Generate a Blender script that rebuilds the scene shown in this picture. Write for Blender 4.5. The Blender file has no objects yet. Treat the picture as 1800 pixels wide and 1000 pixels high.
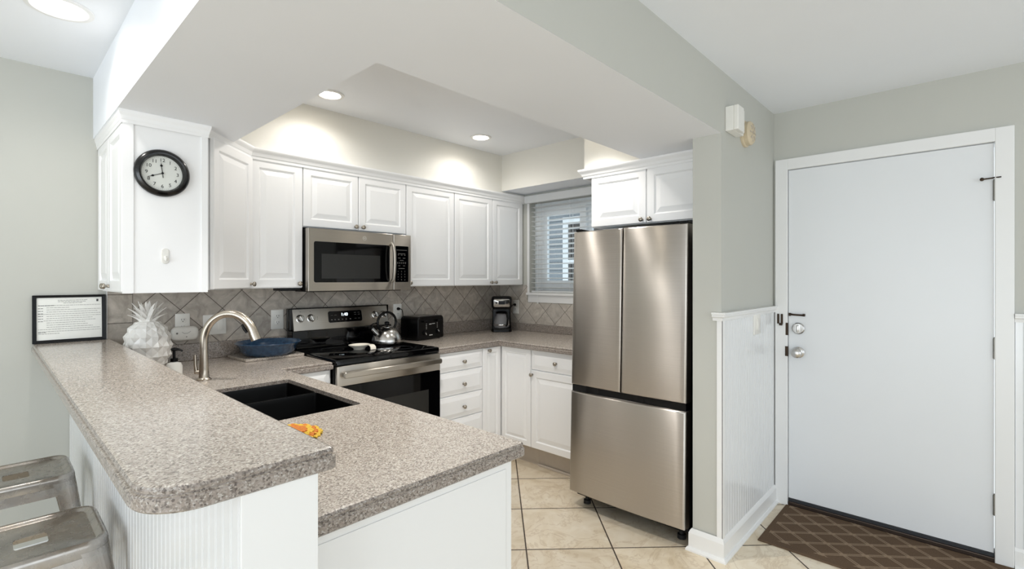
import bpy, bmesh, math, random
from mathutils import Vector, Matrix
random.seed(7)
PI = math.pi
C = bpy.context.scene.collection
SC = bpy.context.scene

# ------------------------------------------------------------------ camera
cam = bpy.data.cameras.new('camera'); camo = bpy.data.objects.new('camera', cam); C.objects.link(camo)
camo.location = (0, 0, 1.381)
camo.rotation_euler = (PI/2, 0, math.radians(43.005 - 90))
cam.sensor_width = 36; cam.lens = 862.2/1800*36
cam.shift_y = -9.32/1800
cam.clip_start = 0.02
SC.camera = camo
SC.view_settings.view_transform = 'Standard'
SC.view_settings.look = 'None'
SC.view_settings.gamma = 1
SC.view_settings.use_curve_mapping = False
SC.view_settings.exposure = 0.27
try:
    SC.cycles.max_bounces = 10; SC.cycles.diffuse_bounces = 6; SC.cycles.glossy_bounces = 5
    SC.cycles.use_denoising = True
    SC.cycles.sample_clamp_indirect = 6
    SC.cycles.caustics_reflective = False; SC.cycles.caustics_refractive = False
except Exception:
    pass

# ------------------------------------------------------------------ world and big lights
W = bpy.data.worlds.new('world'); SC.world = W; W.use_nodes = True
W.node_tree.nodes['Background'].inputs[0].default_value = (0.87, 0.945, 1.0, 1)
W.node_tree.nodes['Background'].inputs[1].default_value = 1.25

def area(name, loc, target, sx, sy, power, col):
    l = bpy.data.lights.new(name, 'AREA'); l.shape = 'RECTANGLE'; l.size = sx; l.size_y = sy
    l.energy = power; l.color = col
    o = bpy.data.objects.new(name, l); C.objects.link(o); o.location = loc
    o.rotation_euler = (Vector(target) - Vector(loc)).to_track_quat('-Z', 'Y').to_euler()
    return o
area('daylight_fill_left', (-3.2, 0.0, 1.0), (0.25, 2.4, 0.7), 2.6, 1.9, 54, (0.86, 0.94, 1.0))  # added area light standing in for an unbuilt window on the left
area('daylight_fill_rear', (0.6, -2.9, 1.6), (1.6, 1.5, 1.2), 3.0, 2.0, 13, (0.90, 0.95, 1.0))  # added fill behind the camera; no window is modelled there
CAN_POWER = 6.5

# ------------------------------------------------------------------ helpers
def srgb(r, g, b):
    f = lambda c: (c/255/12.92) if c/255 <= 0.04045 else ((c/255+0.055)/1.055)**2.4
    return (f(r), f(g), f(b), 1)

def tag(o, label=None, cat=None, group=None, kind=None):
    if label: o['label'] = label
    if cat: o['category'] = cat
    if group: o['group'] = group
    if kind: o['kind'] = kind
    return o

def thing(name, label, cat, loc=(0, 0, 0), rz=0.0, group=None, rot=None):
    o = bpy.data.objects.new(name, None); C.objects.link(o)
    o.location = loc; o.rotation_euler = rot if rot else (0, 0, rz)
    o.empty_display_size = 0.05
    return tag(o, label, cat, group)

def part(name, bm, mat, parent=None, label=None, smooth=None, loc=(0, 0, 0), rz=0.0, mats=None):
    me = bpy.data.meshes.new(name)
    bmesh.ops.recalc_face_normals(bm, faces=bm.faces[:])
    if smooth is not None:
        for f in bm.faces: f.smooth = True
        for e in bm.edges:
            if len(e.link_faces) == 2:
                try: e.smooth = e.calc_face_angle() < math.radians(smooth)
                except Exception: e.smooth = True
            else: e.smooth = False
    bm.to_mesh(me); bm.free()
    for m in (mats if mats else [mat]): me.materials.append(m)
    o = bpy.data.objects.new(name, me); C.objects.link(o)
    o.location = loc; o.rotation_euler = (0, 0, rz)
    if parent: o.parent = parent
    if label: o['label'] = label
    return o

def struct(name, bm, mat, **k):
    o = part(name, bm, mat, **k); o['kind'] = 'structure'; return o

def NB(): return bmesh.new()

def bx(bm, x0, x1, y0, y1, z0, z1, bev=0.0, seg=2, M=None):
    r = bmesh.ops.create_cube(bm, size=1)
    vs = r['verts']
    for v in vs:
        v.co = Vector(((x0+x1)/2 + v.co.x*(x1-x0), (y0+y1)/2 + v.co.y*(y1-y0), (z0+z1)/2 + v.co.z*(z1-z0)))
    if bev > 0:
        es = list({e for v in vs for e in v.link_edges})
        r2 = bmesh.ops.bevel(bm, geom=es, offset=bev, segments=seg, affect='EDGES', profile=0.5)
        vs = list({v for v in r2['verts']} | {v for v in vs if v.is_valid})
    if M is not None:
        for v in vs: v.co = M @ v.co
    return vs

def rings(bm, rs, cap0=True, cap1=True, closed=True, M=None):
    """bridge equal-length vertex rings, cap the ends"""
    L = []
    for r in rs:
        L.append([bm.verts.new((M @ Vector(p)) if M is not None else Vector(p)) for p in r])
    for a, b in zip(L[:-1], L[1:]):
        n = len(a)
        for i in range(n if closed else n-1):
            j = (i+1) % n
            try: bm.faces.new((a[i], a[j], b[j], b[i]))
            except ValueError: pass
    if cap0: bm.faces.new(list(reversed(L[0])))
    if cap1: bm.faces.new(L[-1])
    return L

def lathe(bm, prof, n=32, M=None):
    """prof: list of (r, z); r==0 ends become poles"""
    L = []
    for r, z in prof:
        if r <= 1e-6:
            p = Vector((0, 0, z)); L.append([bm.verts.new(M @ p if M is not None else p)])
        else:
            row = []
            for i in range(n):
                a = 2*PI*i/n; p = Vector((r*math.cos(a), r*math.sin(a), z))
                row.append(bm.verts.new(M @ p if M is not None else p))
            L.append(row)
    for a, b in zip(L[:-1], L[1:]):
        if len(a) == 1 and len(b) == 1: continue
        for i in range(n):
            j = (i+1) % n
            if len(a) == 1: bm.faces.new((a[0], b[j], b[i]))
            elif len(b) == 1: bm.faces.new((a[i], a[j], b[0]))
            else: bm.faces.new((a[i], a[j], b[j], b[i]))
    if len(L[0]) > 1: bm.faces.new(list(reversed(L[0])))
    if len(L[-1]) > 1: bm.faces.new(L[-1])

def tube(bm, pts, rad, n=14, M=None, cap=True, sx=1.0):
    pts = [Vector(p) for p in pts]
    rr = rad if isinstance(rad, (list, tuple)) else [rad]*len(pts)
    rs = []; up = None
    for i, p in enumerate(pts):
        t = (pts[min(i+1, len(pts)-1)] - pts[max(i-1, 0)]).normalized()
        if up is None:
            up = Vector((0, 0, 1)) if abs(t.z) < 0.9 else Vector((1, 0, 0))
        s = t.cross(up).normalized(); up = s.cross(t).normalized()
        rs.append([p + (s*math.cos(2*PI*k/n)*sx + up*math.sin(2*PI*k/n))*rr[i] for k in range(n)])
    rings(bm, rs, cap, cap, True, M)

def offset_poly(pts, d):
    """inset a CCW polygon by d (mitred)"""
    n = len(pts); out = []
    for i in range(n):
        p0, p1, p2 = Vector(pts[i-1]), Vector(pts[i]), Vector(pts[(i+1) % n])
        a = (p1-p0).normalized(); b = (p2-p1).normalized()
        na = Vector((-a.y, a.x)); nb = Vector((-b.y, b.x))
        m = na + nb
        if m.length < 1e-6: out.append(p1 + na*d); continue
        m = m/(m.dot(na))
        out.append(p1 + m*d)
    return out

def round_poly(pts, rad, seg=8):
    """round the corners of a CCW polygon; rad = list per corner"""
    out = []; n = len(pts)
    for i in range(n):
        p0, p1, p2 = Vector(pts[i-1]), Vector(pts[i]), Vector(pts[(i+1) % n])
        r = rad[i] if isinstance(rad, (list, tuple)) else rad
        if r <= 0: out.append(p1); continue
        a = (p0-p1).normalized(); b = (p2-p1).normalized()
        ang = a.angle(b); t = r/math.tan(ang/2)
        c = p1 + (a+b).normalized()*(r/math.sin(ang/2))
        s = p1+a*t-c; e = p1+b*t-c
        a0 = math.atan2(s.y, s.x); a1 = math.atan2(e.y, e.x)
        while a1-a0 > PI: a1 -= 2*PI
        while a1-a0 < -PI: a1 += 2*PI
        for k in range(seg+1):
            q = a0+(a1-a0)*k/seg
            out.append(c+Vector((math.cos(q), math.sin(q)))*r)
    return out

def slab(bm, outline, prof, M=None):
    """outline CCW xy, prof list of (inset, z)"""
    rings(bm, [[(p.x, p.y, z) for p in offset_poly(outline, d)] for d, z in prof], M=M)

def rect(x0, y0, x1, y1): return [(x0, y0), (x1, y0), (x1, y1), (x0, y1)]

# matrix taking slab-local (x, y->up, z->outward) to thing-local (x right, z up, -y outward)
FACE = Matrix(((1, 0, 0, 0), (0, 0, -1, 0), (0, 1, 0, 0), (0, 0, 0, 1)))
def face_at(x=0, y=0, z=0): return Matrix.Translation((x, y, z)) @ FACE

def sweep(bm, path, prof, closed=False):
    """path: xy points, prof: list of (out, z) points, out = to the right of travel"""
    n = len(path); rs = []
    P = [Vector(p) for p in path]
    for i in range(n):
        a = (P[i]-P[i-1]).normalized() if i > 0 else (P[1]-P[0]).normalized()
        b = (P[i+1]-P[i]).normalized() if i < n-1 else a
        na = Vector((a.y, -a.x)); nb = Vector((b.y, -b.x)); m = na+nb; m = m/m.dot(na)
        rs.append([(P[i].x+m.x*o, P[i].y+m.y*o, z) for o, z in prof])
    rings(bm, rs)

def text_into(bm, s, size, M, depth=0.0006, align='CENTER'):
    cu = bpy.data.curves.new('t', 'FONT'); cu.body = s; cu.size = size; cu.align_x = align; cu.align_y = 'CENTER'
    cu.extrude = depth; cu.resolution_u = 3
    o = bpy.data.objects.new('t', cu); C.objects.link(o)
    dg = bpy.context.evaluated_depsgraph_get(); dg.update()
    me = bpy.data.meshes.new_from_object(o.evaluated_get(dg))
    me.transform(M); bm.from_mesh(me)
    bpy.data.objects.remove(o); bpy.data.meshes.remove(me); bpy.data.curves.remove(cu)

def copy_tree(o, parent=None):
    c = o.copy(); C.objects.link(c); c.parent = parent
    for ch in [k for k in o.children]: copy_tree(ch, c)
    return c

# ------------------------------------------------------------------ materials
class NT:
    def __init__(s, name):
        s.m = bpy.data.materials.new(name); s.m.use_nodes = True
        s.t = s.m.node_tree; s.b = s.t.nodes['Principled BSDF']
    def n(s, typ, **k):
        x = s.t.nodes.new(typ)
        for a, v in k.items():
            if a.startswith('i_'): x.inputs[int(a[2:])].default_value = v
            else: setattr(x, a, v)
        return x
    def l(s, a, b): s.t.links.new(a, b)
    def math(s, op, a, b=None, c=None):
        x = s.t.nodes.new('ShaderNodeMath'); x.operation = op
        for i, v in enumerate((a, b, c)):
            if v is None: continue
            if isinstance(v, (int, float)): x.inputs[i].default_value = v
            else: s.l(v, x.inputs[i])
        return x.outputs[0]
    def ramp(s, fac, stops, interp='LINEAR'):
        x = s.t.nodes.new('ShaderNodeValToRGB'); x.color_ramp.interpolation = interp
        el = x.color_ramp.elements
        while len(el) < len(stops): el.new(0.5)
        for e, (p, c) in zip(el, stops): e.position = p; e.color = c
        s.l(fac, x.inputs[0]); return x.outputs[0]
    def mix(s, fac, a, b, blend='MIX'):
        x = s.t.nodes.new('ShaderNodeMix'); x.data_type = 'RGBA'; x.blend_type = blend
        for sock, v in ((x.inputs[0], fac), (x.inputs[6], a), (x.inputs[7], b)):
            if isinstance(v, (int, float, tuple)): sock.default_value = v
            else: s.l(v, sock)
        return x.outputs[2]
    def pos(s, kind='world'):
        if kind == 'world':
            return s.t.nodes.new('ShaderNodeNewGeometry').outputs['Position']
        return s.t.nodes.new('ShaderNodeTexCoord').outputs['Object']
    def noise(s, vec, scale, detail=3, rough=.5, dist=0):
        x = s.t.nodes.new('ShaderNodeTexNoise'); x.inputs['Scale'].default_value = scale
        x.inputs['Detail'].default_value = detail; x.inputs['Roughness'].default_value = rough
        x.inputs['Distortion'].default_value = dist
        s.l(vec, x.inputs['Vector']); return x.outputs[0]
    def bump(s, h, strength, dist=0.002):
        x = s.t.nodes.new('ShaderNodeBump'); x.inputs['Strength'].default_value = strength
        x.inputs['Distance'].default_value = dist
        s.l(h, x.inputs['Height']); s.l(x.outputs[0], s.b.inputs['Normal'])
    def set(s, **k):
        for a, v in k.items():
            key = {'col': 'Base Color', 'rough': 'Roughness', 'metal': 'Metallic', 'coat': 'Coat Weight', 'spec': 'Specular IOR Level',
                   'trans': 'Transmission Weight', 'ior': 'IOR', 'aniso': 'Anisotropic', 'alpha': 'Alpha', 'em': 'Emission Color', 'es': 'Emission Strength'}[a]
            sock = s.b.inputs[key]
            if isinstance(v, (int, float, tuple)): sock.default_value = v
            else: s.l(v, sock)
        return s

def paint(name, rgb, rough=0.5, var=0.012, bump=0.02, spec=0.4):
    t = NT(name); p = t.pos()
    f = t.noise(p, 1.7, 2)
    a = srgb(*rgb); lo = tuple(max(0, c*(1-var*2)) for c in a[:3])+(1,)
    t.set(col=t.ramp(f, [(0.3, lo), (0.7, a)]), rough=rough, spec=spec)
    if bump: t.bump(t.noise(p, 220, 2), bump, 0.001)
    return t.m

def plain(name, rgb, rough=0.4, metal=0.0, spec=0.5, coat=0.0, nscale=30, var=0.04):
    t = NT(name); p = t.pos('o')
    f = t.noise(p, nscale, 2); a = srgb(*rgb); lo = tuple(c*(1-var) for c in a[:3])+(1,)
    t.set(col=t.ramp(f, [(0.3, lo), (0.7, a)]), rough=rough, metal=metal, spec=spec, coat=coat)
    return t.m

M = {}
M['wall'] = paint('wall_paint', (190, 190, 183), 0.55)
M['wall_cream'] = paint('soffit_paint', (226, 224, 217), 0.55)
M['ceil'] = paint('ceiling_paint', (238, 241, 246), 0.6)
M['white'] = paint('white_trim_paint', (232, 232, 231), 0.3)
M['door'] = paint('door_paint', (226, 228, 230), 0.32, bump=0.01)
M['bead'] = paint('beadboard_paint', (228, 229, 230), 0.16, bump=0.0, spec=0.5)
M['cab'] = paint('cabinet_thermofoil', (244, 244, 244), 0.32, bump=0.0)
M['toe'] = plain('toe_kick_laminate', (190, 180, 168), 0.5)
M['knob'] = plain('brushed_nickel', (170, 162, 150), 0.28, 1.0)
M['nickel'] = plain('faucet_nickel', (196, 186, 172), 0.25, 1.0)
M['chrome'] = plain('satin_chrome', (200, 198, 195), 0.18, 1.0)
M['hinge'] = plain('hinge_metal', (150, 148, 142), 0.35, 1.0)
M['bronze'] = plain('dark_bronze', (60, 48, 38), 0.4, 0.8)
M['black'] = plain('black_plastic', (7, 7, 8), 0.26, spec=0.22)
M['blackmat'] = plain('black_matte', (9, 9, 9), 0.55, spec=0.25)
M['glassblk'] = plain('black_glass', (3, 3, 4), 0.05, 0.0, 0.3)
M['cooktop'] = plain('ceramic_cooktop', (3, 3, 4), 0.05, 0.0, 0.38)
M['plate'] = plain('white_plastic', (232, 230, 224), 0.35)
M['ceramic'] = plain('white_glazed_ceramic', (238, 236, 232), 0.16, coat=0.5)
M['sink'] = plain('black_composite', (5, 5, 5), 0.32, spec=0.25, nscale=300, var=0.4)
M['mark'] = plain('pale_print', (190, 190, 186), 0.5)
M['markdim'] = plain('grey_print', (120, 118, 114), 0.5)
M['paper'] = plain('white_paper', (235, 235, 230), 0.6)
M['ink'] = plain('grey_ink', (150, 150, 146), 0.7)
M['inkdark'] = plain('dark_ink', (70, 70, 70), 0.7)
M['clockface'] = plain('clock_dial', (222, 224, 218), 0.5)
M['clockframe'] = plain('black_clock_frame', (9, 8, 8), 0.22, spec=0.4, coat=0.15)
def blind_mat():
    t = NT('blind_white'); t.set(col=srgb(242, 243, 243), rough=0.4)
    tl = t.n('ShaderNodeBsdfTranslucent'); tl.inputs[0].default_value = srgb(245, 246, 246); mx = t.n('ShaderNodeMixShader'); mx.inputs[0].default_value = 0.35
    t.l(t.b.outputs[0], mx.inputs[1]); t.l(tl.outputs[0], mx.inputs[2]); t.l(mx.outputs[0], t.t.nodes['Material Output'].inputs['Surface']); return t.m
M['blind'] = blind_mat()
M['vinyl'] = plain('window_vinyl', (228, 232, 234), 0.35)
M['siding'] = plain('grey_siding', (128, 136, 142), 0.7)
M['roof'] = plain('pale_roof', (190, 192, 194), 0.8)
M['beige'] = plain('beige_plastic', (205, 190, 162), 0.45)
M['yellow'] = plain('yellow_yarn', (232, 190, 66), 0.9, nscale=200, var=0.3)
M['orange'] = plain('orange_yarn', (216, 128, 50), 0.9, nscale=200, var=0.3)
M['spoon'] = plain('cream_ceramic', (240, 234, 220), 0.25)
M['rubber'] = plain('rubber', (20, 20, 20), 0.7)
M['alu'] = plain('threshold_bronze', (74, 62, 55), 0.35, 0.6)
M['seal'] = plain('door_sweep_rubber', (40, 42, 46), 0.6)

def emis(name, rgb, s):
    t = NT(name); t.set(col=(0.8, 0.8, 0.8, 1), em=srgb(*rgb), es=s); return t.m
M['lens'] = emis('lamp_lens', (255, 244, 226), 20.0)
M['lens_large'] = emis('large_lamp_lens', (255, 246, 232), 5.0)
M['digit'] = emis('display_digits', (225, 245, 255), 2.2)

def steel(name, rgb, rough, aniso, axis='Z', wave=0.0, wscale=(1, 1, 1)):
    t = NT(name); p = t.pos('o')
    mp = t.n('ShaderNodeMapping'); mp.inputs['Scale'].default_value = (2, 2, 400) if axis == 'Z' else (400, 2, 400)
    t.l(p, mp.inputs[0])
    st = t.noise(mp.outputs[0], 1.0, 2)
    a = srgb(*rgb); lo = tuple(c*0.93 for c in a[:3])+(1,)
    t.set(col=t.ramp(st, [(0.3, lo), (0.7, a)]), metal=1.0, rough=rough, aniso=aniso)
    tg = t.n('ShaderNodeCombineXYZ'); tg.inputs[2].default_value = 1.0      # vertical tangent: the grain runs sideways
    t.l(tg.outputs[0], t.b.inputs['Tangent'])
    if wave:
        mp2 = t.n('ShaderNodeMapping'); mp2.inputs['Scale'].default_value = wscale
        t.l(p, mp2.inputs[0])
        t.bump(t.noise(mp2.outputs[0], 1.0, 1), wave, 0.02)
    return t.m
M['steel'] = steel('brushed_steel', (190, 184, 175), 0.34, 1.0)
M['fridge'] = steel('fridge_steel', (198, 192, 185), 0.29, 1.0, wave=0.8, wscale=(1, 0.9, 2.6))

def galvanised():
    t = NT('gunmetal_galvanised'); p = t.pos('o')
    f = t.noise(p, 6, 3, 0.5, 0.6); g = t.noise(p, 40, 3)
    t.set(col=t.ramp(f, [(0.3, srgb(150, 146, 142)), (0.5, srgb(172, 167, 161)), (0.8, srgb(166, 152, 138))]), metal=1.0,
          rough=t.ramp(g, [(0.3, (0.2,)*3+(1,)), (0.8, (0.34,)*3+(1,))]))
    return t.m
M['galv'] = galvanised()

def granite(name='speckled_solid_surface', dark=False):
    t = NT(name); p = t.pos()
    v1 = t.n('ShaderNodeTexVoronoi'); v1.inputs['Scale'].default_value = 330; t.l(p, v1.inputs['Vector'])
    sp = t.n('ShaderNodeSeparateColor'); t.l(v1.outputs['Color'], sp.inputs[0])
    c1 = t.ramp(sp.outputs[0], [(0.0, srgb(128, 119, 111)), (0.09, srgb(160, 150, 140)), (0.28, srgb(182, 171, 160)), (0.6, srgb(197, 188, 177)), (0.9, srgb(219, 213, 204))], 'CONSTANT')
    v2 = t.n('ShaderNodeTexVoronoi'); v2.inputs['Scale'].default_value = 190; t.l(p, v2.inputs['Vector'])
    sp2 = t.n('ShaderNodeSeparateColor'); t.l(v2.outputs['Color'], sp2.inputs[0])
    d = t.ramp(sp2.outputs[1], [(0.0, (1, 1, 1, 1)), (0.09, (0, 0, 0, 1))], 'CONSTANT')
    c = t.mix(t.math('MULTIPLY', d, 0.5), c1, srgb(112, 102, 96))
    if dark: c = t.mix(1.0, c, (0.60, 0.59, 0.60, 1), 'MULTIPLY')  # same speckle darkened: shade of upright faces put into the colour
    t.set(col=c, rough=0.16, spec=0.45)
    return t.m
M['granite'] = granite(); M['granite_shaded'] = granite('shaded_solid_surface', True)
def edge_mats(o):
    o.data.materials.clear(); o.data.materials.append(M['granite']); o.data.materials.append(M['granite_shaded'])
    for p in o.data.polygons: p.material_index = 1 if abs(p.normal.z) < 0.75 and p.area < 0.5 else 0  # upright faces take the copy with shade in its colour
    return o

def tiles(name, ax, period, ox, oy, grout_w, base, hi, lo, grout, rough, vein=False, diag=True, bump=0.6):
    t = NT(name); p = t.pos()
    s = t.n('ShaderNodeSeparateXYZ'); t.l(p, s.inputs[0])
    P_ = t.math('DIVIDE', t.math('SUBTRACT', s.outputs[ax[0]], ox), period)
    Q_ = t.math('DIVIDE', t.math('SUBTRACT', s.outputs[ax[1]], oy), period)
    if diag: u = t.math('ADD', P_, Q_); v = t.math('SUBTRACT', P_, Q_)
    else: u, v = P_, Q_
    side = period/math.sqrt(2) if diag else period
    def edge(w):
        fr = t.math('FRACT', w); return t.math('MULTIPLY', t.math('MINIMUM', fr, t.math('SUBTRACT', 1.0, fr)), side)
    e = t.math('MINIMUM', edge(u), edge(v))
    wob = t.math('MULTIPLY', t.math('SUBTRACT', t.noise(p, 60, 2), 0.5), 0.0012)
    e = t.math('ADD', e, wob)
    cmb = t.n('ShaderNodeCombineXYZ'); t.l(t.math('FLOOR', u), cmb.inputs[0]); t.l(t.math('FLOOR', v), cmb.inputs[1])
    wn = t.n('ShaderNodeTexWhiteNoise'); wn.noise_dimensions = '3D'; t.l(cmb.outputs[0], wn.inputs['Vector'])
    off = t.n('ShaderNodeVectorMath'); off.operation = 'MULTIPLY_ADD'
    t.l(wn.outputs['Color'], off.inputs[0]); off.inputs[1].default_value = (7, 7, 7); t.l(p, off.inputs[2])
    n1 = t.noise(off.outputs[0], 5 if vein else 14, 5, 0.6, 1.2)
    col = t.ramp(n1, [(0.28, srgb(*lo)), (0.5, srgb(*base)), (0.72, srgb(*hi))])
    tone = t.ramp(wn.outputs['Value'], [(0, (0.9, 0.9, 0.9, 1)), (1, (1.06, 1.05, 1.03, 1))])
    col = t.mix(1.0, col, tone, 'MULTIPLY')
    if vein:
        n2 = t.noise(off.outputs[0], 3.2, 6, 0.62, 2.2)
        ve = t.math('SMOOTH_MIN', 1.0, t.math('MULTIPLY', t.math('ABSOLUTE', t.math('SUBTRACT', n2, 0.5)), 34), 0.3)
        col = t.mix(t.math('MULTIPLY', t.math('SUBTRACT', 1.0, ve), 0.38), col, srgb(176, 150, 118))
    mask = t.math('LESS_THAN', e, grout_w/2)
    col = t.mix(mask, col, srgb(*grout))
    t.set(col=col, rough=t.math('MULTIPLY_ADD', mask, 0.4, rough))
    h = t.math('MINIMUM', t.math('DIVIDE', e, grout_w*1.2), 1.0)
    t.bump(h, bump, 0.0015)
    return t.m
M['floor'] = tiles('floor_tile', (0, 1), 0.629, 1.8815, 1.6555, 0.0075, (222, 209, 187), (232, 222, 204), (208, 192, 166), (66, 54, 44), 0.28, vein=True)
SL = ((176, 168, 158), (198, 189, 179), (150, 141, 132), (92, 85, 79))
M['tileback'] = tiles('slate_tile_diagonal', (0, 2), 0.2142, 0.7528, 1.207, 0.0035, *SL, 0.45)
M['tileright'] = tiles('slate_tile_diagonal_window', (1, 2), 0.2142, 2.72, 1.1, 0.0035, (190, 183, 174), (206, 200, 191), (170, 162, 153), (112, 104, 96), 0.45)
M['tilesq'] = tiles('slate_tile_square', (0, 2), 0.151, 0.385, 1.1485, 0.0035, *SL, 0.45, diag=False)

def mat_rug():
    t = NT('woven_mat'); p = t.pos()
    s = t.n('ShaderNodeSeparateXYZ'); t.l(p, s.inputs[0])
    a = t.math('DIVIDE', t.math('SUBTRACT', s.outputs[0], 3.110), 0.133)
    b = t.math('DIVIDE', t.math('SUBTRACT', s.outputs[1], 0.706), 0.164)
    ds = []
    for w in (t.math('ADD', a, b), t.math('SUBTRACT', a, b)):
        fr = t.math('FRACT', t.math('ADD', w, 0.5)); d = t.math('ABSOLUTE', t.math('SUBTRACT', fr, 0.5)); ds.append(d)
    ln = [t.math('MULTIPLY', t.math('GREATER_THAN', d, 0.025), t.math('LESS_THAN', d, 0.09)) for d in ds]
    m = t.math('MAXIMUM', ln[0], ln[1])
    blob = t.math('LESS_THAN', t.math('ADD', ds[0], ds[1]), 0.17)
    m = t.math('MAXIMUM', m, blob)
    # plain border
    bx0 = t.math('GREATER_THAN', s.outputs[0], 2.83); by0 = t.math('LESS_THAN', s.outputs[1], 0.795)
    m = t.math('MULTIPLY', m, t.math('MULTIPLY', bx0, by0))
    n = t.noise(p, 350, 2)
    m = t.math('MULTIPLY', m, t.math('ADD', 0.25, t.math('MULTIPLY', n, 0.7)))
    c = t.mix(m, t.ramp(n, [(0.3, srgb(84, 68, 54)), (0.7, srgb(104, 86, 70))]), srgb(158, 138, 116))
    t.set(col=c, rough=0.95, spec=0.1)
    t.bump(t.math('ADD', n, t.math('MULTIPLY', m, 0.6)), 0.5, 0.003)
    return t.m
M['rug'] = mat_rug()

def bowl_mat():
    t = NT('blue_stoneware'); p = t.pos('o'); n = t.noise(p, 60, 3)
    t.set(col=t.ramp(n, [(0.3, srgb(34, 58, 84)), (0.7, srgb(48, 78, 108))]), rough=0.22, coat=0.3); return t.m
M['bowl'] = bowl_mat()
def glass_mat():
    t = NT('clear_glass'); tr = t.n('ShaderNodeBsdfTransparent'); gl = t.n('ShaderNodeBsdfGlossy'); mx = t.n('ShaderNodeMixShader')
    gl.inputs['Roughness'].default_value = 0.02; tr.inputs[0].default_value = (0.94, 0.97, 0.98, 1); mx.inputs[0].default_value = 0.07
    t.l(tr.outputs[0], mx.inputs[1]); t.l(gl.outputs[0], mx.inputs[2]); t.l(mx.outputs[0], t.t.nodes['Material Output'].inputs['Surface']); return t.m
M['glass'] = glass_mat()
def carafe_mat():
    t = NT('carafe_glass'); t.set(col=(0.5, 0.5, 0.52, 1), rough=0.03, trans=0.6, ior=1.3); return t.m
M['carafe'] = carafe_mat()

# ------------------------------------------------------------------ the setting
XR, YB = 3.353, 3.285
SB = 2.10; HC = 2.41; TC = 2.455
bm = NB(); bx(bm, -4.2, XR+0.15, -3.2, YB, -0.1, 0.0); struct('floor', bm, M['floor'])
bm = NB(); bx(bm, -4.2, XR+0.15, YB, YB+0.12, -0.1, 2.6); struct('wall_back', bm, M['wall'])
# right wall, with the window and the door left open
bm = NB(); T = XR+0.15
WY0, WY1, WZ0, WZ1 = 1.95, 2.905, 1.26, 2.065
DY0, DY1, DZ1 = -0.10, 0.82, 2.056
for a in ((-3.2, DY0, -0.1, 2.6), (DY0, DY1, DZ1, 2.6), (DY1, WY0, -0.1, 2.6), (WY0, WY1, -0.1, WZ0), (WY0, WY1, WZ1, 2.6), (WY1, YB, -0.1, 2.6)):
    bx(bm, XR, T, a[0], a[1], a[2], a[3])
struct('wall_right', bm, M['wall'])
# ceilings
bm = NB()
bx(bm, -4.2, 0.374, -3.2, YB, HC, HC+0.2)
bx(bm, 0.374, XR, -3.2, 0.893, HC, HC+0.2)
bx(bm, 0.374, XR, 0.893, YB, TC, HC+0.2)
struct('ceiling', bm, M['ceil'])
# dropped soffit around the raised tray
bm = NB()
for a in ((0.374, 0.885, 0.893, YB, SB), (0.885, XR, 0.893, 1.4406, SB), (0.885, XR, 2.979, YB, 2.12), (2.697, XR, 1.4406, 1.862, SB), (3.063, XR, 1.862, 2.979, 2.147)):
    bx(bm, a[0], a[1], a[2], a[3], a[4], TC)
bm.normal_update()
for f in bm.faces:
    c = f.calc_center_median()
    f.material_index = 1
    if f.normal.z < -0.5 or (f.normal.x < -0.5 and c.x < 0.4): f.material_index = 0
    if f.normal.y < -0.5 and c.y < 0.9: f.material_index = 2
struct('ceiling_soffit', bm, None, mats=[M['ceil'], M['wall_cream'], M['wall']])
# partition beside the entry
bm = NB(); bx(bm, 2.467, XR, 0.893, 1.036, 0, SB); struct('wall_partition', bm, M['wall'])

def beadboard(bm, x0, x1, y, z0, z1, out, pitch=0.036, th=0.008, axis='x'):
    """grooved sheet on plane y (axis x) facing -out"""
    pts = []; n = max(1, round((x1-x0)/pitch)); p = (x1-x0)/n
    for i in range(n):
        a = x0+i*p
        pts += [(a, th*0.45), (a+0.0022, th), (a+0.006, th), (a+0.0075, th*0.7), (a+0.009, th), (a+p-0.0022, th)]
    pts += [(x1, th*0.45)]
    rs = []
    for z in (z0, z1):
        ring = [(a, y-out*d) if axis == 'x' else (y-out*d, a) for a, d in pts]
        ring += [(x1, y) if axis == 'x' else (y, x1), (x0, y) if axis == 'x' else (y, x0)]
        rs.append([(q[0], q[1], z) for q in ring])
    rings(bm, rs)

bm = NB(); beadboard(bm, 2.467, XR-0.018, 0.893, 0.1, 1.19, 1); struct('trim_1', bm, M['bead'])                       # wainscot beadboard
CAPP = [(0, 1.176), (0.012, 1.176), (0.014, 1.190), (0.024, 1.196), (0.024, 1.206), (0.030, 1.208), (0.030, 1.2166), (0, 1.2166)]
bm = NB(); sweep(bm, [(2.465, 0.93), (2.465, 0.893), (XR-0.018, 0.893)], CAPP); struct('trim_2', bm, M['white'])     # chair rail
bm = NB(); bx(bm, 2.459, 2.467, 0.8835, 0.912, 0.1, 1.178); bx(bm, 2.459, 2.487, 0.8815, 0.8865, 0.1, 1.178); struct('trim_3', bm, M['white'])      # corner board
BASEP = [(0, 0), (0.026, 0), (0.026, 0.008), (0.020, 0.018), (0.014, 0.020), (0.014, 0.088), (0.009, 0.100), (0.004, 0.108), (0, 0.110)]
bm = NB(); sweep(bm, [(2.600, 1.036), (2.461, 1.036), (2.461, 0.887), (XR-0.018, 0.887)], BASEP); struct('baseboard_partition', bm, M['white'])
bm = NB(); sweep(bm, [(XR, -0.158), (XR, -3.2)], BASEP); struct('baseboard_right', bm, M['white'])
bm = NB(); sweep(bm, [(-4.2, YB), (0.282, YB)], BASEP); struct('baseboard_back', bm, M['white'])
bm = NB(); beadboard(bm, -3.2, -0.158, XR, 0.1, 1.19, 1, axis='y'); struct('trim_4', bm, M['bead'])
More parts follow.
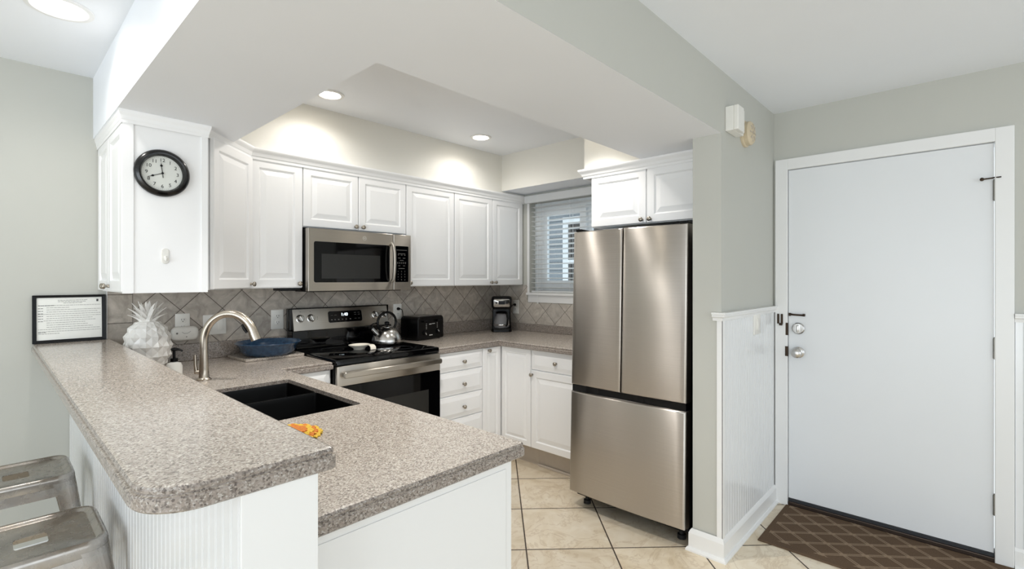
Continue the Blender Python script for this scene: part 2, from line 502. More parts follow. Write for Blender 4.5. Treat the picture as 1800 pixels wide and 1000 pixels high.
bm = NB(); sweep(bm, [(XR, -0.158), (XR, -3.2)], CAPP); struct('trim_5', bm, M['white'])

# door: casing, slab, hardware
bm = NB()
x0, x1 = XR-0.020, XR
bx(bm, x0, x1, 0.812, 0.881, 0, 2.115, 0.003); bx(bm, x0, x1, -0.157, -0.090, 0, 2.115, 0.003); bx(bm, x0, x1, -0.091, 0.813, 2.049, 2.115, 0.003)
bx(bm, XR+0.0005, XR+0.13, 0.8125, 0.82, 0, 2.05); bx(bm, XR+0.0005, XR+0.13, -0.10, -0.0915, 0, 2.05); bx(bm, XR+0.0005, XR+0.13, -0.10, 0.82, 2.0485, 2.056)
struct('trim_6', bm, M['white'])
bm = NB(); bx(bm, -0.448, 0.448, -0.022, 0.022, 0.0, 1.998, 0.002)
door = struct('door_1', bm, M['door'], loc=(XR-0.006+0.022, 0.361, 0.047), rz=-PI/2)
# local: x = 0.361 - world_y, z = world_z - 0.047, outward = -y (front face y = -0.022)
def dk(wy, wz): return (0.361-wy, wz-0.047)
K = Matrix.Rotation(PI/2, 4, 'X')       # lathe axis z -> -y
def dm(wy, wz, off=-0.022):
    x, z = dk(wy, wz); return Matrix.Translation((x, off, z)) @ K
bm = NB(); lathe(bm, [(0.033, 0), (0.033, 0.006), (0.026, 0.010), (0.014, 0.012), (0.013, 0.030), (0.024, 0.036), (0.029, 0.048), (0.027, 0.062), (0.016, 0.069), (0, 0.070)], 32, dm(0.7554, 0.9394))
part('door_knob', bm, M['chrome'], door, 'round satin chrome knob', 40)
bm = NB(); lathe(bm, [(0.034, 0), (0.034, 0.008), (0.029, 0.013), (0.012, 0.014), (0, 0.014)], 32, dm(0.7554, 1.0839)); bx(bm, -0.006, 0.006, -0.022, 0.022, 0.012, 0.030, 0.003, M=dm(0.7554, 1.0839))
part('deadbolt', bm, M['chrome'], door, 'round satin chrome deadbolt', 40)
bm = NB(); x, z = dk(0.761, 1.166)
tube(bm, [(x-0.040, -0.030, z+0.003), (x-0.02, -0.034, z), (x+0.040, -0.034, z-0.002)], 0.0055)
bx(bm, x-0.045, x-0.033, -0.036, -0.0222, z-0.008, z+0.010, 0.002); bx(bm, x+0.030, x+0.042, -0.038, -0.0222, z-0.008, z+0.007, 0.002)
part('security_bar', bm, M['bronze'], door, 'dark bronze swing bar')
for k, zz in enumerate((1.815, 1.045, 0.285)):
    bm = NB(); x = 0.4505
    for s in range(5): lathe(bm, [(0.0065, 0), (0.0065, 0.0185)], 16, Matrix.Translation((x, -0.027, zz-0.047-0.05+s*0.0195)))
    lathe(bm, [(0.0, -0.004), (0.0045, -0.002), (0.0045, 0.102), (0, 0.105)], 12, Matrix.Translation((x, -0.027, zz-0.047-0.05)))
    hg = part('hinge', bm, M['hinge'], door, None, 40)
    if k == 0:
        bm = NB(); tube(bm, [(x, -0.028, 1.828), (x-0.016, -0.040, 1.824), (x-0.045, -0.046, 1.822)], 0.0035); tube(bm, [(x, -0.028, 1.828), (x+0.012, -0.040, 1.826), (x+0.022, -0.044, 1.826)], 0.003)
        lathe(bm, [(0.008, 0), (0.008, 0.012), (0, 0.014)], 16, Matrix.Translation((x-0.045, -0.038, 1.822)) @ K)
        part('hinge_stop', bm, M['bronze'], hg)
# strike and guard on the casing
bm = NB()
for dy in (-0.010, 0.010): bx(bm, x0-0.006, x0, 0.852+dy-0.006, 0.852+dy+0.006, 1.108, 1.168, 0.002)
bx(bm, x0-0.014, x0-0.0005, 0.838, 0.856, 1.098, 1.112, 0.003)
o = part('latch_guard', bm, M['bronze']); tag(o, 'small dark bronze latch plate on the door casing left of the swing bar', 'latch')
bm = NB(); bx(bm, x0-0.002, x0+0.004, 0.808, 0.822, 1.04, 1.115, 0.001); bx(bm, x0-0.002, x0+0.004, 0.808, 0.825, 0.912, 0.972, 0.001)
o = part('strike_plate', bm, M['bronze'], door); o.matrix_parent_inverse = (Matrix.Translation((XR-0.006+0.022, 0.361, 0.047)) @ Matrix.Rotation(-PI/2, 4, 'Z')).inverted()
bm = NB(); bx(bm, XR-0.012, XR+0.12, -0.0915, 0.8125, 0.0, 0.026, 0.004); o = struct('trim_7', bm, M['alu'])
bm = NB(); bx(bm, XR-0.008, XR+0.03, -0.0885, 0.810, 0.0265, 0.046, 0.002); struct('trim_8', bm, M['seal'])

# window
bm = NB()
fx0, fx1 = XR+0.075, XR+0.135
bx(bm, fx0, fx1, WY1-0.085, WY1, WZ0, WZ1); bx(bm, fx0, fx1, WY0, WY0+0.06, WZ0, WZ1); bx(bm, fx0, fx1, WY0+0.06, WY1-0.085, WZ1-0.06, WZ1); bx(bm, fx0, fx1, WY0+0.06, WY1-0.085, WZ0, WZ0+0.05)
win = struct('window_1', bm, M['vinyl'])
bm = NB()
def sash(bm, a, b, x0, x1, w=0.055):
    z0, z1 = WZ0+0.05, WZ1-0.06
    bx(bm, x0, x1, a, a+w, z0, z1); bx(bm, x0, x1, b-w, b, z0, z1); bx(bm, x0, x1, a+w, b-w, z1-w, z1); bx(bm, x0, x1, a+w, b-w, z0, z0+w)
sash(bm, 2.345, WY1-0.086, fx0-0.010, fx0+0.020, 0.060); part('sash', bm, M['vinyl'], win)
bm = NB(); sash(bm, WY0+0.061, 2.36, fx0+0.024, fx0+0.050); part('sash', bm, M['vinyl'], win)
bm = NB(); bx(bm, fx0+0.002, fx0+0.008, 2.40, 2.765, WZ0+0.105, WZ1-0.115); part('pane', bm, M['glass'], win)
bm = NB(); bx(bm, fx0+0.034, fx0+0.040, WY0+0.11, 2.31, WZ0+0.1, WZ1-0.11); part('pane', bm, M['glass'], win)
bm = NB(); bx(bm, XR-0.030, XR+0.074, WY0-0.03, WY1+0.024, 1.238, 1.2595, 0.004); bx(bm, XR-0.014, XR-0.0005, WY0-0.02, WY1+0.014, 1.173, 1.2375, 0.003); part('window_sill', bm, M['white'], win)
bm = NB(); bx(bm, XR-0.014, XR-0.0005, WY1+0.001, WY1+0.022, 1.26, 2.066, 0.002); bx(bm, XR-0.014, XR-0.0005, WY0-0.03, WY1+0.022, 2.067, 2.10, 0.002); part('window_casing', bm, M['white'], win)

bl = thing('window_blind', 'white horizontal slat blind hanging in the window above the far counter', 'blind', (XR, 2.43, 2.12))
hb = WY1-0.006-2.43; hl = WY0+0.006-2.43
bm = NB(); bx(bm, -0.052, -0.016, WY0-0.03-2.43, WY1+0.024-2.43, -0.060, 0.004, 0.004); part('valance', bm, M['blind'], bl)
for i in range(18):
    z = -0.093 - i*0.0425
    bm = NB()
    prof = [(-0.0235, -0.001), (-0.012, 0.0016), (0, 0.0026), (0.012, 0.0016), (0.0235, -0.001)]
    tilt = math.radians(-9)
    pr = [(a*math.cos(tilt)-b*math.sin(tilt), a*math.sin(tilt)+b*math.cos(tilt)) for a, b in prof]
    rs = []
    for y in (hl, hb):
        rs.append([(0.034+a, y, z+b+0.0012) for a, b in pr]+[(0.034+a, y, z+b-0.0012) for a, b in reversed(pr)])
    rings(bm, rs); part('slat', bm, M['blind'], bl, None, 40)
bm = NB(); bx(bm, 0.012, 0.056, hl, hb, -0.858, -0.842, 0.003); part('bottom_rail', bm, M['blind'], bl)
bm = NB()
for y in (hb-0.10, 0.04, hl+0.16):
    for x in (0.012, 0.056): tube(bm, [(x, y, -0.06), (x, y, -0.85)], 0.0012, 5)
part('ladder_cord', bm, M['blind'], bl)
bm = NB(); tube(bm, [(-0.033, hb-0.115, -0.06), (-0.036, hb-0.116, -0.5), (-0.036, hb-0.117, -0.93)], 0.0014, 6)
lathe(bm, [(0.002, 0.03), (0.005, 0.012), (0.006, 0), (0, -0.002)], 10, Matrix.Translation((-0.036, hb-0.117, -0.955))); part('pull_cord', bm, M['blind'], bl)

# neighbouring house seen through the window
nh = thing('neighbouring_house', 'grey sided house wall with white window seen through the blind', 'house', (7.2, 4.6, 0))
bm = NB(); bx(bm, 0, 0.25, -3, 3.4, -1, 2.9)
for k in range(26): bx(bm, -0.012, 0, -3, 3.4, -1+k*0.15, -1+k*0.15+0.135)
part('siding_wall', bm, M['siding'], nh)
bm = NB(); bx(bm, -0.35, 0.3, -3.2, 3.6, 2.9, 3.05); bx(bm, -0.38, -0.35, -3.2, 3.6, 2.85, 3.06); part('eaves', bm, M['roof'], nh)
bm = NB()
for y in (-0.35, 0.75): bx(bm, -0.05, -0.013, y-0.06, y+0.06, 0.9, 2.5)
bx(bm, -0.05, -0.013, -0.29, 0.69, 2.38, 2.5); bx(bm, -0.05, -0.013, -0.29, 0.69, 0.9, 1.0); bx(bm, -0.05, -0.013, -0.29, 0.69, 1.66, 1.73)
part('window_frame', bm, M['vinyl'], nh)
bm = NB(); bx(bm, -0.03, -0.0135, -0.289, 0.689, 1.0, 2.38); part('window_glass', bm, M['glassblk'], nh)

# crown along the upper cabinets
def crown(bm, path, z0, z1, k=0.8):
    h = z1-z0
    sweep(bm, path, [(0, z0), (0.006*k, z0), (0.008*k, z0+0.22*h), (0.014*k, z0+0.30*h), (0.022*k, z0+0.55*h), (0.036*k, z0+0.76*h), (0.040*k, z0+0.86*h), (0.040*k, z1), (0, z1)])
bm = NB(); crown(bm, [(0.391, YB), (0.391, 2.619), (0.7120, 2.619), (0.7120, 2.665)], 2.045, SB, 0.3); struct('trim_9', bm, M['cab'])
bm = NB(); crown(bm, [(0.7125, 2.6715), (1.0185, 2.9775), (XR-0.001, 2.9775)], 2.064, 2.128); struct('trim_10', bm, M['cab'])
bm = NB(); crown(bm, [(3.05, 1.861), (2.6955, 1.861), (2.6955, 1.037)], 2.040, 2.0995); struct('trim_11', bm, M['cab'])

# tile and splash
bm = NB(); bx(bm, 0.5365, XR-0.0085, YB-0.008, YB-0.0005, 1.012, 1.3285); o = struct('wall_tile_back', bm, M['tileback'])
bm = NB(); bx(bm, 0.430, 0.536, YB-0.008, YB-0.0005, 1.012, 1.3205); struct('wall_tile_corner', bm, M['tilesq'])
bm = NB(); bx(bm, 0.4265, 0.4295, YB-0.010, YB-0.0005, 1.072, 1.3205); struct('trim_12', bm, M['white'])
bm = NB(); bx(bm, XR-0.008, XR-0.0005, 1.9, 2.931, 0.98, 1.172); bx(bm, XR-0.008, XR-0.0005, 2.931, YB-0.009, 0.98, 1.3285); struct('wall_tile_right', bm, M['tileright'])

# ------------------------------------------------------------------ recessed lights
def can(x, y, z, label, r=0.062, power=CAN_POWER, light=True, col=(1.0, 0.965, 0.925), angle=160, spread=None):
    t = thing('recessed_light', label, 'ceiling light', (x, y, z), group=None)
    bm = NB(); lathe(bm, [(r+0.018, -0.0005), (r+0.016, -0.006), (r, -0.007), (r-0.004, -0.003), (r-0.008, -0.0005)], 40); part('trim_ring', bm, M['white'], t, None, 40)
    bm = NB(); lathe(bm, [(0, -0.0025), (r-0.006, -0.0025), (r-0.006, -0.0008), (0, -0.0008)], 40); part('lens', bm, M['lens_large'] if r > 0.07 else M['lens'], t, 'glowing lens', 40)
    l = bpy.data.lights.new('lamp', 'SPOT'); l.energy = power; l.color = col; l.spot_size = math.radians(angle); l.spot_blend = 0.6; l.shadow_soft_size = 0.035
    lo = bpy.data.objects.new('lamp', l); C.objects.link(lo); lo.location = (0, 0, -0.03); lo.parent = t
    return t
can(1.364, 2.7195, TC, 'recessed light in the raised tray ceiling above the microwave')
can(2.551, 2.7027, TC, 'recessed light in the raised tray ceiling near the window corner')
can(1.364, 1.76, TC, 'recessed light in the raised tray ceiling near the sink', power=54, angle=106)
can(2.40, 1.74, TC, 'recessed light in the raised tray ceiling near the refrigerator', power=19, angle=104)
can(0.190, 2.52, HC, 'large recessed light in the main ceiling left of the beam', r=0.085, power=6.5)
can(0.190, 1.45, HC, 'large recessed light in the main ceiling above the bar end', r=0.085, power=6.5)

# ------------------------------------------------------------------ cabinet builders
def panel_door(w, h, kind='door'):
    """raised panel front, local: x 0..w, z 0..h, front at y=-0.019"""
    bm = NB()
    if kind == 'door':
        pr = [(0, 0), (0, 0.0165), (0.003, 0.019), (0.046, 0.019), (0.049, 0.0165), (0.053, 0.0105), (0.058, 0.0105), (0.060, 0.0115), (0.086, 0.0180), (0.090, 0.0180)]
    elif kind == 'slim':
        pr = [(0, 0), (0, 0.0165), (0.003, 0.019), (0.036, 0.019), (0.039, 0.0165), (0.042, 0.0105), (0.046, 0.0105), (0.048, 0.0115), (0.066, 0.0180), (0.068, 0.0180)]
    else:
        pr = [(0, 0), (0, 0.010), (0.003, 0.0125), (0.010, 0.0130), (0.034, 0.0190), (0.036, 0.0195)]
    slab(bm, rect(0, 0, w, h), pr, face_at())
    return bm

def knob_bm():
    bm = NB(); lathe(bm, [(0.008, 0), (0.008, 0.002), (0.005, 0.004), (0.005, 0.012), (0.0115, 0.016), (0.014, 0.021), (0.0125, 0.026), (0.007, 0.029), (0, 0.0295)], 20, Matrix.Rotation(PI/2, 4, 'X'))
    return bm
_kb = knob_bm(); KNOB = bpy.data.meshes.new('knob'); bmesh.ops.recalc_face_normals(_kb, faces=_kb.faces[:])
for f in _kb.faces: f.smooth = True
_kb.to_mesh(KNOB); _kb.free(); KNOB.materials.append(M['knob'])

def front(parent, x, z, w, h, knob=None, kind='door', y=0.0, name=None):
    """front panel as child of a cabinet thing at local (x, y, z), knob=(dx,dz) from its lower left"""
    d = part(name or ('drawer' if kind == 'drawer' else 'door'), panel_door(w, h, kind), M['cab'], parent, None, loc=(x, y, z))
    if knob:
        k = bpy.data.objects.new('knob', KNOB); C.objects.link(k); k.parent = d; k.location = (knob[0], -0.019, knob[1])
    return d

# ---- upper cabinets, back run (doors flush with y = 2.979, body behind)
FY = 2.979+0.019
UB, UT = 1.331, 2.062
def upper(label, x0, x1, z0, doors, group='white raised panel wall cabinets'):
    t = thing('wall_cabinet', label, 'cabinet', (x0, FY, z0), 0)
    w = x1-x0
    bm = NB(); bx(bm, 0.0005, w-0.0005, 0.0005, YB-0.009-FY, 0.0, UT+0.02-z0); part('body', bm, M['cab'], t)
    for (a, b, k) in doors:
        front(t, a-x0+0.003, 0.004, (b-a)-0.006, UT+0.004-z0, k and ((0.024 if k == 'l' else (b-a)-0.028), 0.022))
    return t
upper('tall white wall cabinet left of the microwave, knob at lower right', 1.0190, 1.3214, UB-0.003, [(1.019, 1.3214, 'r')])
upper('short white two-door wall cabinet directly above the microwave', 1.3214, 2.0726, 1.7020, [(1.3214, 1.6949, 'r'), (1.6949, 2.0726, 'l')])
upper('tall white single-door wall cabinet right of the microwave, above the toaster', 2.0726, 2.5273, UB-0.003, [(2.0726, 2.5273, 'l')])
upper('tall white two-door wall cabinet in the corner above the coffee maker', 2.5273, XR-0.009, UB-0.003, [(2.5273, 2.9518, 'r'), (2.9518, XR-0.012, 'l')])
# diagonal corner cabinet: face from (0.69,2.651) to (1.018,2.979)
t = thing('corner_wall_cabinet', 'tall narrow white wall cabinet set diagonally beside the clock panel', 'cabinet', (0.0, 0.0, UB-0.003), 0)
bm = NB()
outl = [(0.7130, 2.6885), (0.7180, 2.6870), (1.0180, 2.979+0.008), (1.0180, YB-0.009), (0.7130, YB-0.009)]
slab(bm, [Vector(p) for p in outl], [(0, 0), (0, UT+0.02-UB)]); part('body', bm, M['cab'], t)
d = part('door', panel_door(0.385, UT+0.004-UB, 'door'), M['cab'], t, None, loc=(0.7435+0.000, 2.7045-0.0, 0.004), rz=PI/4)
k = bpy.data.objects.new('knob', KNOB); C.objects.link(k); k.parent = d; k.location = (0.36, -0.019, 0.022)
# left end cabinet with the clock on its side, doors face -X
t = thing('wall_cabinet', 'tall white wall cabinet at the left end above the bar, with the clock', 'cabinet', (0.411, YB-0.0005, 1.3205), -PI/2)
# local: x = YB - wy ; y = wx - 0.401 ; outward -y
bm = NB(); L = YB-2.626
bx(bm, 0.0, L, 0.0005, 0.7115-0.411, 0.0, UT-0.0005-1.3205)
bx(bm, L, L+0.006, -0.018, 0.020, 0.0, UT-1.3205); bx(bm, L, L+0.006, 0.275, 0.3005, 0.0, UT-1.3205)    # stile strips on the side
part('body', bm, M['cab'], t)
front(t, 0.008, 0.006, 0.312, 0.728, (0.290, 0.022), 'door')
front(t, 0.324, 0.006, 0.326, 0.728, (0.024, 0.022), 'door')
# over the refrigerator, doors face -X at x=2.697
t = thing('wall_cabinet', 'short white two-door wall cabinet directly above the refrigerator', 'cabinet', (2.716, 1.8087, 1.716), -PI/2)
bm = NB(); bx(bm, 0, 1.8087-1.0375, 0.0005, XR-0.001-2.716, 0, 2.04-1.716); part('body', bm, M['cab'], t)
front(t, 0.002, 0.004, 0.388, 0.326, (0.388-0.024, 0.020), 'door')
front(t, 0.396, 0.004, 0.372, 0.326, (0.024, 0.020), 'door')

# ---- base cabinets
BT = 0.872
def base(label, loc, rz, w, depth, fronts, toe=True, name='base_cabinet', cat='cabinet'):
    t = thing(name, label, cat, loc, rz)
    bm = NB(); bx(bm, 0.0005, w-0.0005, 0.0005, depth, 0.155 if toe else 0.0, BT); part('body', bm, M['cab'], t)
    if toe:
        bm = NB(); bx(bm, 0.0005, w-0.0005, 0.075, depth, 0, 0.1545); part('toe_kick', bm, M['toe'], t)
        bm = NB(); bx(bm, 0.0005, w-0.0005, 0.062, 0.0745, 0, 0.018, 0.004); part('base_shoe', bm, M['toe'], t)
    for f in fronts: front(t, *f)
    return t
BY = 2.633+0.019
base('white stack of four drawers just right of the range', (2.0785, BY, 0), 0, 2.5105-2.0785, YB-0.001-BY, [
    (0.002, 0.737, 0.428, 0.131, (0.235, 0.060), 'drawer'), (0.002, 0.570, 0.428, 0.160, (0.235, 0.068), 'drawer'),
    (0.002, 0.404, 0.428, 0.159, (0.235, 0.072), 'drawer'), (0.002, 0.160, 0.428, 0.237, (0.235, 0.12), 'drawer')])
# lazy-susan corner: two leaves meeting at the inside corner
t = thing('corner_base_cabinet', 'white corner base cabinet with two narrow doors meeting at the inside corner', 'cabinet', (2.5105, BY, 0), 0)
bm = NB()
slab(bm, [Vector(p) for p in [(0.0005, 0.0005), (2.719-2.5105+0.0005, 0.0005), (2.719-2.5105+0.0005, 2.3335-BY), (XR-0.001-2.5105, 2.3335-BY), (XR-0.001-2.5105, YB-0.001-BY), (0.0005, YB-0.001-BY)]], [(0, 0.155), (0, BT)])
part('body', bm, M['cab'], t)
bm = NB()
slab(bm, [Vector(p) for p in [(0.0005, 0.075), (2.719-2.5105+0.075, 0.075), (2.719-2.5105+0.075, 2.3335-BY), (XR-0.001-2.5105, 2.3335-BY), (XR-0.001-2.5105, YB-0.001-BY), (0.0005, YB-0.001-BY)]], [(0, 0), (0, 0.1545)])
part('toe_kick', bm, M['toe'], t)
front(t, 0.003, 0.160, 0.183, 0.708, (0.050, 0.688), 'slim')
d = part('door', panel_door(0.291, 0.708, 'slim'), M['cab'], t, None, loc=(2.719-2.5105, 2.627-BY, 0.160), rz=-PI/2)
base('white base cabinet with one drawer over a door beside the refrigerator', (2.719, 2.333, 0), -PI/2, 2.333-1.790, XR-0.001-2.719, [
    (0.003, 0.727, 0.537, 0.141, (0.232, 0.066), 'drawer'), (0.003, 0.160, 0.537, 0.560, (0.014, 0.530), 'door')])
base('narrow white drawer cabinet between the peninsula and the range', (1.034, BY, 0), 0, 1.3325-1.034, YB-0.001-BY, [
    (0.012, 0.737, 0.275, 0.131, (0.255, 0.052), 'drawer'), (0.012, 0.160, 0.275, 0.568, (0.255, 0.540), 'door')])
# peninsula, fronts face +X
t = thing('peninsula_cabinet', 'white peninsula base cabinet under the sink with a plain end panel', 'cabinet', (1.012, 0.960, 0), PI/2)
# local x = wy-0.96 ; y = 1.012 - wx ; outward -y = +X
bm = NB(); PL = YB-0.001-0.960
bx(bm, 0, PL, 0.0, 0.5985, 0.10, 0.62); bx(bm, 0, PL, 0.0, 0.018, 0.62, BT); bx(bm, 0, PL, 0.5805, 0.5985, 0.62, BT); bx(bm, 0, 0.65, 0.018, 0.5805, 0.62, BT); bx(bm, 1.43, PL, 0.018, 0.5805, 0.62, BT)
part('body', bm, M['cab'], t)
bm = NB(); bx(bm, 0, PL, 0.06, 0.5985, 0, 0.10); part('toe_kick', bm, M['toe'], t)
bm = NB(); bx(bm, -0.012, 0.0, -0.001, 0.5990, 0.0, BT); bx(bm, -0.0145, -0.012, 0.022, 0.5990, 0.02, 0.852, 0.0012); part('end_panel', bm, M['white'], t)
for i in range(3): front(t, 0.02+i*0.535, 0.14, 0.53, 0.72, (0.03 if i % 2 else 0.5, 0.69), 'door')

# ---- pony wall and bar
t = thing('bar_half_wall', 'white beadboard half wall carrying the raised bar counter', 'half wall', (0.283, 0.866, 0))
bm = NB(); bx(bm, 0.008, 0.128, 0.006, YB-0.001-0.866, 0, 1.0285); part('core', bm, M['white'], t)
bm = NB(); beadboard(bm, 0.0065, YB-0.001-0.866, 0.008, 0.11, 1.0285, 1, axis='y', pitch=0.040); part('beadboard_sheet', bm, M['bead'], t)
bm = NB(); bx(bm, 0.0, 0.129, 0.0, 0.006, 0, 1.0285, 0.001); part('end_board', bm, M['white'], t)
bm = NB(); bx(bm, -0.014, 0.0, -0.001, YB-0.014-0.866, 0, 0.11, 0.004); bx(bm, -0.014, 0.129, -0.014, -0.0005, 0, 0.11, 0.004); part('base_board', bm, M['white'], t)
EDGE = [(0.004, -0.041), (0.0, -0.037), (0.0, -0.019), (0.0015, -0.0165), (0.006, -0.0155), (0.0075, -0.0135), (0.0045, -0.0115), (0.0035, -0.007), (0.006, -0.002), (0.011, 0.0)]
out = round_poly([(0.1475, 0.8605), (0.4475, 0.8605), (0.4475, YB-0.001), (0.1475, YB-0.001)], [0.085, 0.012, 0.0, 0.0], 12)
bm = NB(); slab(bm, out, [(d, 1.070+z) for d, z in EDGE])
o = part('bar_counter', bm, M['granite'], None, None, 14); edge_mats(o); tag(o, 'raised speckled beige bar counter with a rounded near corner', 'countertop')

# ---- lower counters
def counter(name, label, outline, rad, hole=None):
    out = round_poly(outline, rad, 6)
    bm = NB(); slab(bm, out, [(d, 0.914+z) for d, z in EDGE])
    o = part(name, bm, M['granite'], None, None, 14); tag(o, label, 'countertop')
    if hole:
        hb = NB(); slab(hb, round_poly(hole, 0.014, 6), [(0, 0.8), (0, 1.0)])
        cut = part('cutter', hb, M['granite'])
        md = o.modifiers.new('b', 'BOOLEAN'); md.operation = 'DIFFERENCE'; md.object = cut; md.solver = 'EXACT'
        dg = bpy.context.evaluated_depsgraph_get(); dg.update()
        me = bpy.data.meshes.new_from_object(o.evaluated_get(dg)); o.modifiers.clear(); o.data = me
        bpy.data.objects.remove(cut)
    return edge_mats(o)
SX0, SX1, SY0, SY1 = 0.480, 0.962, 1.668, 2.325
counter('peninsula_counter', 'lower speckled beige counter of the peninsula, holding the black sink',
        [(0.4135, 0.9320), (1.0600, 0.9320), (1.0600, 2.6200), (1.3340, 2.6200), (1.3340, YB-0.001), (0.4135, YB-0.001)], [0.0, 0.014, 0.0, 0.0, 0, 0],
        rect(SX0, SY0, SX1, SY1))
counter('corner_counter', 'speckled beige counter right of the range running round to the refrigerator',
        [(2.0765, 2.6200), (2.6650, 2.6200), (2.6650, 1.7900), (XR-0.001, 1.7900), (XR-0.001, YB-0.001), (2.0765, YB-0.001)], [0.0, 0.0, 0.0, 0, 0, 0])
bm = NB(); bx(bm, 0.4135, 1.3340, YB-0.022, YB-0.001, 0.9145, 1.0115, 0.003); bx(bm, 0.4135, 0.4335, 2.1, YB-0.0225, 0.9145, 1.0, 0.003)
o = part('granite_backsplash', bm, M['granite_shaded']); tag(o, 'low speckled splash strip behind the blue bowl and soap bottle', 'backsplash')
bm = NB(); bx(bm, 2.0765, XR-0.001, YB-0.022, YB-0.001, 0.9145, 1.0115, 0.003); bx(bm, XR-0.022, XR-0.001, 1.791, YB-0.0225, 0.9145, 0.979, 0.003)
o = part('granite_backsplash', bm, M['granite_shaded']); tag(o, 'low speckled splash strip behind the toaster and coffee maker', 'backsplash')

# ---- sink
t = thing('kitchen_sink', 'black double-bowl sink set under the peninsula counter', 'sink', ((SX0+SX1)/2, (SY0+SY1)/2, 0.872))
hx, hy = (SX1-SX0)/2+0.004, (SY1-SY0)/2+0.004
bm = NB(); dv = 0.04
def bowl_ring(x0, y0, x1, y1):
    o_ = round_poly(rect(x0, y0, x1, y1), 0.016, 5)
    prof = [(0.003, 0.027), (0.005, 0.010), (0.010, -0.15), (0.03, -0.178), (0.09, -0.183)]
    outer = [(0.0, 0.027), (0.0, -0.190)]
    rs = [[(p.x, p.y, z) for p in offset_poly(o_, d)] for d, z in reversed(outer)] + [[(p.x, p.y, z) for p in offset_poly(o_, d)] for d, z in prof]
    rings(bm, rs)
bowl_ring(-hx+0.005, -hy+0.005, hx-0.005, dv-0.004); bowl_ring(-hx+0.005, dv+0.004, hx-0.005, hy-0.005)
part('basin', bm, M['sink'], t, None, 40)
for y in ((-hy+dv)/2, (hy+dv)/2):
    bm = NB(); lathe(bm, [(0.042, -0.1825), (0.042, -0.179), (0.034, -0.178), (0.03, -0.181), (0, -0.181)], 24, Matrix.Translation((0, y, 0))); part('drain', bm, M['chrome'], t, None, 40)

# ---- faucet
t = thing('faucet', 'brushed nickel gooseneck faucet behind the black sink', 'faucet', (0.690, 2.600, 0.9145))
bm = NB(); lathe(bm, [(0.030, 0), (0.030, 0.004), (0.024, 0.008), (0.0215, 0.012), (0.0200, 0.05), (0.0175, 0.10), (0.0165, 0.14), (0, 0.14)], 28); part('base', bm, M['nickel'], t, None, 40)
d = Vector((0.707, -0.707, 0)); pts = [(0, 0, 0.10), (0, 0, 0.14), (0, 0, 0.175)]
R_, H_, zc = 0.116, 0.128, 0.178
for k in range(1, 19):
    a = PI - PI*0.90*k/18
    p = d*(R_+R_*math.cos(a)); pts.append((p.x, p.y, zc+H_*math.sin(a)))
bm = NB(); tube(bm, pts, [0.0165]*10+[0.0165+0.00045*i for i in range(len(pts)-10)], 20); part('spout', bm, M['nickel'], t, None, 40)
e = Vector(pts[-1]); q = (e-Vector(pts[-2])).normalized()
bm = NB(); tube(bm, [e+q*0.0005, e+q*0.02, e+q*0.036], [0.0215, 0.0225, 0.0225], 20); part('spray_head', bm, M['nickel'], t, None, 40)
bm = NB(); nrm = Vector((-0.707, 0.707, 0)); c0 = Vector(pts[-4])+nrm*0.024+Vector((0, 0, -0.014)); c1 = Vector(pts[-1])+nrm*0.030
tube(bm, [c0, (c0+c1)/2+nrm*0.002, c1], [0.005, 0.007, 0.006], 10); part('spray_button', bm, M['black'], t, 'black spray button', 40)
bm = NB(); tube(bm, [(-0.008, 0.006, 0.035), (-0.028, 0.018, 0.037)], 0.010, 14); tube(bm, [(-0.026, 0.017, 0.030), (-0.030, 0.019, 0.07), (-0.031, 0.020, 0.117)], [0.0095, 0.0072, 0.0065], 14); part('lever', bm, M['nickel'], t, None, 40)

# ------------------------------------------------------------------ refrigerator
t = thing('refrigerator', 'tall stainless steel french-door refrigerator with a bottom freezer drawer', 'refrigerator', (2.420, 1.7845, 0), rot=(0, 0, 0))
t.rotation_euler = Matrix.Rotation(math.radians(1.75), 3, 'Y').to_euler()
# local: y from 0 (left) down to -0.722 ; x outward is -x
FW = 0.722
def fdoor(name, y0, y1, z0, z1, bow=0.014, mat=None):
    """slightly bowed stainless panel facing -x"""
    bm = NB(); n = 14; rs = []
    for x_edge, inset in ((0.068, 0.0), (0.014, 0.0), (0.006, 0.001), (0.0015, 0.0045), (0.0, 0.009)):
        ring = []
        a, b = y0-inset, y1+inset
        for z, rev in ((z0+inset, False), (z1-inset, True)):
            row = []
            for i in range(n+1):
                y = a+(b-a)*i/n
                s = (y+FW/2)/(FW/2); bx_ = bow*(1-s*s)
                row.append((x_edge-(bx_ if x_edge < 0.05 else 0), y, z))
            if rev: row.reverse()
            ring += row
        rs.append(ring)
    L = rings(bm, rs, True, False)
    r = L[-1]; m = n+1
    bot = r[:m]; top = list(reversed(r[m:]))
    for i in range(n): bm.faces.new((bot[i], bot[i+1], top[i+1], top[i]))
    return part(name, bm, mat or M['fridge'], t, None, 35)
fdoor('door', 0.0, -0.347, 0.742, 1.672)
fdoor('door', -0.352, -FW, 0.742, 1.672)
fdoor('freezer_drawer', 0.0, -FW, 0.098, 0.700)
bm = NB(); bx(bm, 0.074, 0.80, -FW+0.006, -0.006, 0.055, 1.655, 0.006); bx(bm, 0.020, 0.074, -FW+0.012, -0.012, 0.1, 1.66); part('body', bm, M['blackmat'], t)
bm = NB(); bx(bm, 0.012, 0.0735, -FW+0.004, -0.004, 0.7015, 0.7405); part('handle_recess', bm, M['glassblk'], t)
for y in (-0.06, -FW+0.06):
    bm = NB(); lathe(bm, [(0.022, -0.0), (0.022, 0.022), (0.012, 0.024), (0.012, 0.056), (0, 0.056)], 18, Matrix.Translation((0.11, y, 0.005))); part('foot', bm, M['rubber'], t, None, 40)
